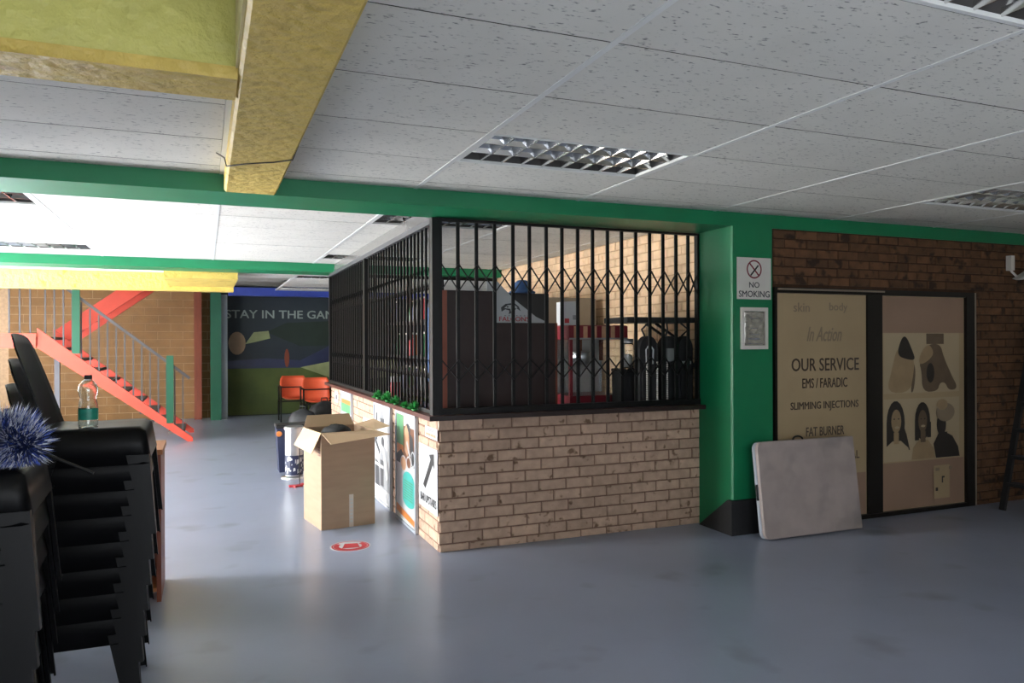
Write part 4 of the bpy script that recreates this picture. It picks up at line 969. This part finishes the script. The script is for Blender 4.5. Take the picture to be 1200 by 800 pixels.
prints('bird_emblem', bn, O_, *XF, [([(-0.155, 0.095), (-0.16, 0.13), (-0.12, 0.16), (-0.04, 0.17), (0.0, 0.14), (0.02, 0.10), (-0.02, 0.125), (-0.05, 0.09), (-0.09, 0.075), (-0.085, 0.105), (-0.12, 0.115)], 'dgrey'),
        ([(-0.13, 0.125), (-0.10, 0.15), (-0.04, 0.155), (-0.01, 0.13), (-0.04, 0.12), (-0.07, 0.095), (-0.075, 0.12)], 'white'), (ell(-0.10, 0.135, 0.009, 0.006, 10), 'black')] + [(rect(-0.13+0.035*k, 0.058, -0.115+0.035*k, 0.066), 'grey') for k in range(7)])
text('lettering', 'FALCONS', O_, *XF, -0.04, 0.034, 0.27, 0.038, 'red', bn)
hp = MB().lathe([(0.11, 0.0), (0.115, 0.012), (0.075, 0.03), (0.07, 0.085), (0.04, 0.11), (0.01, 0.115)], n=20).build('blue_cap', 'bluecloth', None, (2.42, 5.98, 1.96))
hp.location = (2.50, 5.90, 1.9455); tag(hp, 'small blue cap lying on top of the charcoal back board', 'cap')
# popcorn machine
pm = thing('popcorn_machine', (3.17, 6.02, WT), 'red popcorn machine with glass sides inside the kiosk', 'popcorn machine')
MB().box(-0.27, 0.27, -0.22, 0.22, 0, 0.10, ch=0.006).build('base', 'darkred', pm)
rf = MB().box(-0.29, 0.29, -0.24, 0.24, 0.585, 0.71, ch=0.01).build('roof', 'darkred', pm)
for k in range(6): MB().box(-0.24+0.09*k, -0.20+0.09*k, -0.243, -0.2405, 0.60, 0.70).build('stripe', 'skin', rf)
MB().box(-0.285, 0.285, -0.25, -0.2435, 0.586, 0.60).build('trim', 'steel', rf)
for x in (-0.255, 0.255):
    for y in (-0.205, 0.205): MB().box(x-0.014, x+0.014, y-0.014, y+0.014, 0.101, 0.584).build('post', 'darkred' if x < 0 else 'steel', pm)
gl = MB(); gl.box(-0.24, 0.24, -0.209, -0.205, 0.102, 0.583); gl.box(-0.258, -0.254, -0.19, 0.19, 0.102, 0.583); gl.box(0.254, 0.258, -0.19, 0.19, 0.102, 0.583)
gl.build('glass_panel', 'glass', pm)
MB().box(-0.24, 0.24, 0.198, 0.204, 0.102, 0.583).build('back_panel', 'lgrey', pm)
MB().lathe([(0.05, 0.0), (0.095, 0.02), (0.10, 0.11), (0.09, 0.12)], n=20).build('kettle', 'steel', pm, (-0.05, 0, 0.36))
MB().bar((-0.05, 0, 0.485), (-0.05, 0, 0.584), 0.015).build('kettle_hanger', 'amber', pm)
for x in (-0.12, 0.10): MB().bar((x, -0.1, 0.40), (x, -0.1, 0.583), 0.03, 0.02).build('heater_bar', 'wooddark', pm)
mn = thing('menu_box', (2.97, 5.98, WT+0.7105), 'white box with curved side standing on the popcorn machine', 'box')
MB().prism([(-0.08, 0), (0.07, 0), (0.08, 0.06), (0.065, 0.12), (0.08, 0.215), (-0.08, 0.205)], (0, 0.06, 0), *XF, 0.12).build('body', 'white', mn)
prints('box_print', mn, (0, -0.0605, 0), *XF, [(rect(-0.06, 0.02, -0.015, 0.06), 'red')]); prints('box_mark', mn, (0, -0.0605, 0), *XF, [(rect(0.02, 0.05, 0.055, 0.09), 'grey')])
fr_ = thing('grey_fridge', (3.45, 7.35, 0), 'grey upright fridge behind the popcorn machine', 'fridge')
MB().box(-0.36, 0.36, -0.33, 0.33, 0.03, 1.99, ch=0.01).build('body', 'fridge', fr_); MB().box(-0.35, 0.35, -0.36, -0.331, 0.08, 1.98).build('door', 'fridge', fr_)
MB().bar((0.30, -0.385, 0.9), (0.30, -0.385, 1.4), 0.02).build('handle', 'steel', fr_); MB().box(0.28, 0.32, -0.376, -0.3605, 1.0, 1.02).build('handle_stud', 'steel', fr_)
MB().box(-0.33, 0.33, -0.30, 0.30, 0, 0.029).build('plinth', 'dark', fr_)
# shelf with hanging backpacks
sh_ = thing('wall_shelf', (3.55, 5.55, 1.69), 'dark wall shelf on the kiosk brick wall above the backpacks', 'shelf')
at(sh_, MB().box(3.207, 3.885, 5.36, 5.75, 1.69, 1.735), 'board', 'dark'); 
for y in (5.55, 5.70): at(sh_, MB().bar((3.88, y, 1.52), (3.60, y, 1.689), 0.02), 'bracket', 'bar')
lab3 = ['black hanging backpack with a grey loop strap, beside the popcorn machine', 'black hanging backpack with a grey label, between two others', 'black hanging backpack with two pale studs, beside the green column']
for k, (x, y) in enumerate(((3.445, 5.445), (3.65, 5.445), (3.812, 5.445))):
    t = thing('hanging_backpack', (x, y, 1.004), lab3[k], 'bag', 'black backpacks hanging in the kiosk')
    wv = (0.088, 0.086, 0.071)[k]
    pts = [(-wv, 0.0), (wv, 0.0)] + ell(0, 0.46, wv, 0.115, 14, 0, PI)
    MB().prism(pts, (0, 0.035, 0), *XF, 0.07).build('body', 'nylon', t)
    MB().prism([(p[0]*0.8, p[1]*0.45+0.05) for p in pts], (0, -0.0355, 0), *XF, 0.014).build('pocket', 'nylon', t)
    MB().tube([(-0.02, 0.0, 0.575), (-0.05+0.05*k, 0.0, 0.63), (0.02-0.02*k, 0.01, 0.685)], 0.008, 8).build('strap', 'nylon', t)
    if k == 0: MB().tube([(-0.03, -0.046, 0.34), (-0.035, -0.046, 0.46), (0.0, -0.046, 0.51), (0.035, -0.046, 0.46), (0.03, -0.046, 0.34)], 0.007, 8).build('loop_strap', 'lgrey', t)
    if k == 1: MB().box(-0.035, 0.04, -0.040, -0.0355, 0.36, 0.47).build('patch', 'grey', t)
    if k == 2:
        for x_ in (-0.04, 0.02): MB().box(x_, x_+0.03, -0.040, -0.0355, 0.335, 0.36).build('stud', 'lgrey', t)
for k, (x, lab) in enumerate(((3.402, 'string of pale beads nearest the popcorn machine'), (3.502, 'string of pale beads on the first backpack, by the second'), (3.60, 'string of pale beads in front of the labelled backpack'))):
    t = thing('bead_string', (x, 5.375, 1.004), lab, 'beads', 'bead strings hanging in the kiosk')
    mb = MB()
    for j in range(20): mb.lathe([(0.002, -0.008), (0.008, -0.004), (0.008, 0.004), (0.002, 0.008)], (0, 0, 0.012+0.018*j), 8)
    o = mb.build('beads', 'offwhite', t); o['kind'] = 'stuff'
    MB().tube([(0, 0, 0.35), (0.0, 0.0, 0.685)], 0.002, 6).build('cord', 'dark', t)
ds = thing('black_box', (3.36, 5.64, WT), 'black lidded box between the popcorn machine and the backpacks', 'box')
MB().box(-0.10, 0.10, -0.07, 0.07, 0, 0.31, ch=0.006).build('body', 'nylon', ds); MB().box(-0.105, 0.105, -0.075, 0.075, 0.311, 0.335, ch=0.004).build('lid', 'nylon', ds)
jr = thing('glass_jar', (3.37, 5.64, WT+0.3355), 'glass jar with a steel lid standing on the black box', 'jar')
MB().lathe([(0.055, 0), (0.06, 0.01), (0.06, 0.20), (0.05, 0.22), (0.047, 0.22), (0.056, 0.198), (0.056, 0.012), (0.05, 0.006)], n=20).build('body', 'glass', jr)
MB().lathe([(0.056, 0.221), (0.056, 0.25), (0.05, 0.255)], n=20).build('lid', 'steel', jr)
MB().lathe([(0.045, 0.013), (0.05, 0.10), (0.03, 0.12)], n=16).build('contents', 'lgrey', jr)
# stock rack seen through the side bars
rk = thing('stock_rack', (2.35, 8.2, 0), 'dark shelving rack full of bottles inside the kiosk', 'rack')
for y in (7.0, 9.4):
    for x in (2.15, 2.65): at(rk, MB().box(x-0.02, x+0.02, y-0.02, y+0.02, 0, 2.0), 'upright', 'dark')
for z in (0.5, 0.95, 1.35, 1.75): at(rk, MB().box(2.13, 2.67, 6.98, 9.42, z, z+0.025), 'shelf', 'dark')
at(rk, MB().box(2.68, 2.69, 6.98, 9.42, 0.3, 2.0), 'back_panel', 'greypanel')
bm_sets = {}
cols_ = ['amber', 'greenglass', 'offwhite', 'dgrey', 'navy', 'red']
names_ = {'amber': 'amber', 'greenglass': 'green', 'offwhite': 'off-white', 'dgrey': 'dark grey', 'navy': 'navy', 'red': 'red'}
lev = {0.95: 'middle', 1.35: 'upper', 1.75: 'top'}
rg = random.Random(11)
for z in (0.95, 1.35, 1.75):
    for k in range(11):
        c = rg.choice(cols_); h_ = rg.uniform(0.2, 0.3)
        if c not in bm_sets:
            bm_sets[c] = (MB().lathe([(0.036, 0.0), (0.038, 0.01), (0.038, 0.15), (0.03, 0.18), (0.014, 0.205), (0.013, 0.25)], n=12).mesh('body', c), MB().lathe([(0.016, 0.2505), (0.016, 0.27)], n=10).mesh('cap', 'offwhite'))
        t = thing('bottle', (2.26+rg.uniform(-0.04, 0.1), 7.12+0.215*k, z+0.0255), '%s bottle on the %s shelf of the stock rack' % (names_[c], lev[z]), 'bottle', '%s bottles on the %s shelf of the rack' % (names_[c], lev[z]))
        link('body', bm_sets[c][0], t); link('cap', bm_sets[c][1], t)
ap = MB().shell(lambda u, v: (2.02+0.02*math.sin(v*14), 6.92+0.30*v*(0.75+0.25*(1-u)), 1.15+0.72*u), 8, 14, 0.006).build('hanging_apron', 'bluecloth')
ap.location = (0, 0, 0); tag(ap, 'blue apron hanging from a hook rail behind the side bars', 'apron')
hk = thing('hook_rail', (2.02, 6.9, 0), 'dark stand with a hook rail carrying the blue apron', 'stand')
at(hk, MB().box(2.045, 2.075, 6.80, 6.83, 0.0205, 1.93), 'post', 'dark'); at(hk, MB().box(2.0, 2.12, 6.76, 6.90, 0.0005, 0.02), 'foot', 'dark') ; at(hk, MB().box(2.045, 2.075, 6.831, 7.26, 1.88, 1.90), 'rail', 'dark')
cu_ = thing('paper_cup', (1.70, 7.15, 1.003), 'red and white paper cup standing inside the side bars', 'cup')
MB().lathe([(0.05, 0), (0.065, 0.15)], n=20).build('body', 'red', cu_); MB().lathe([(0.066, 0.151), (0.068, 0.165), (0.045, 0.20), (0.012, 0.205), (0.012, 0.26)], n=20).build('lid', 'white', cu_)
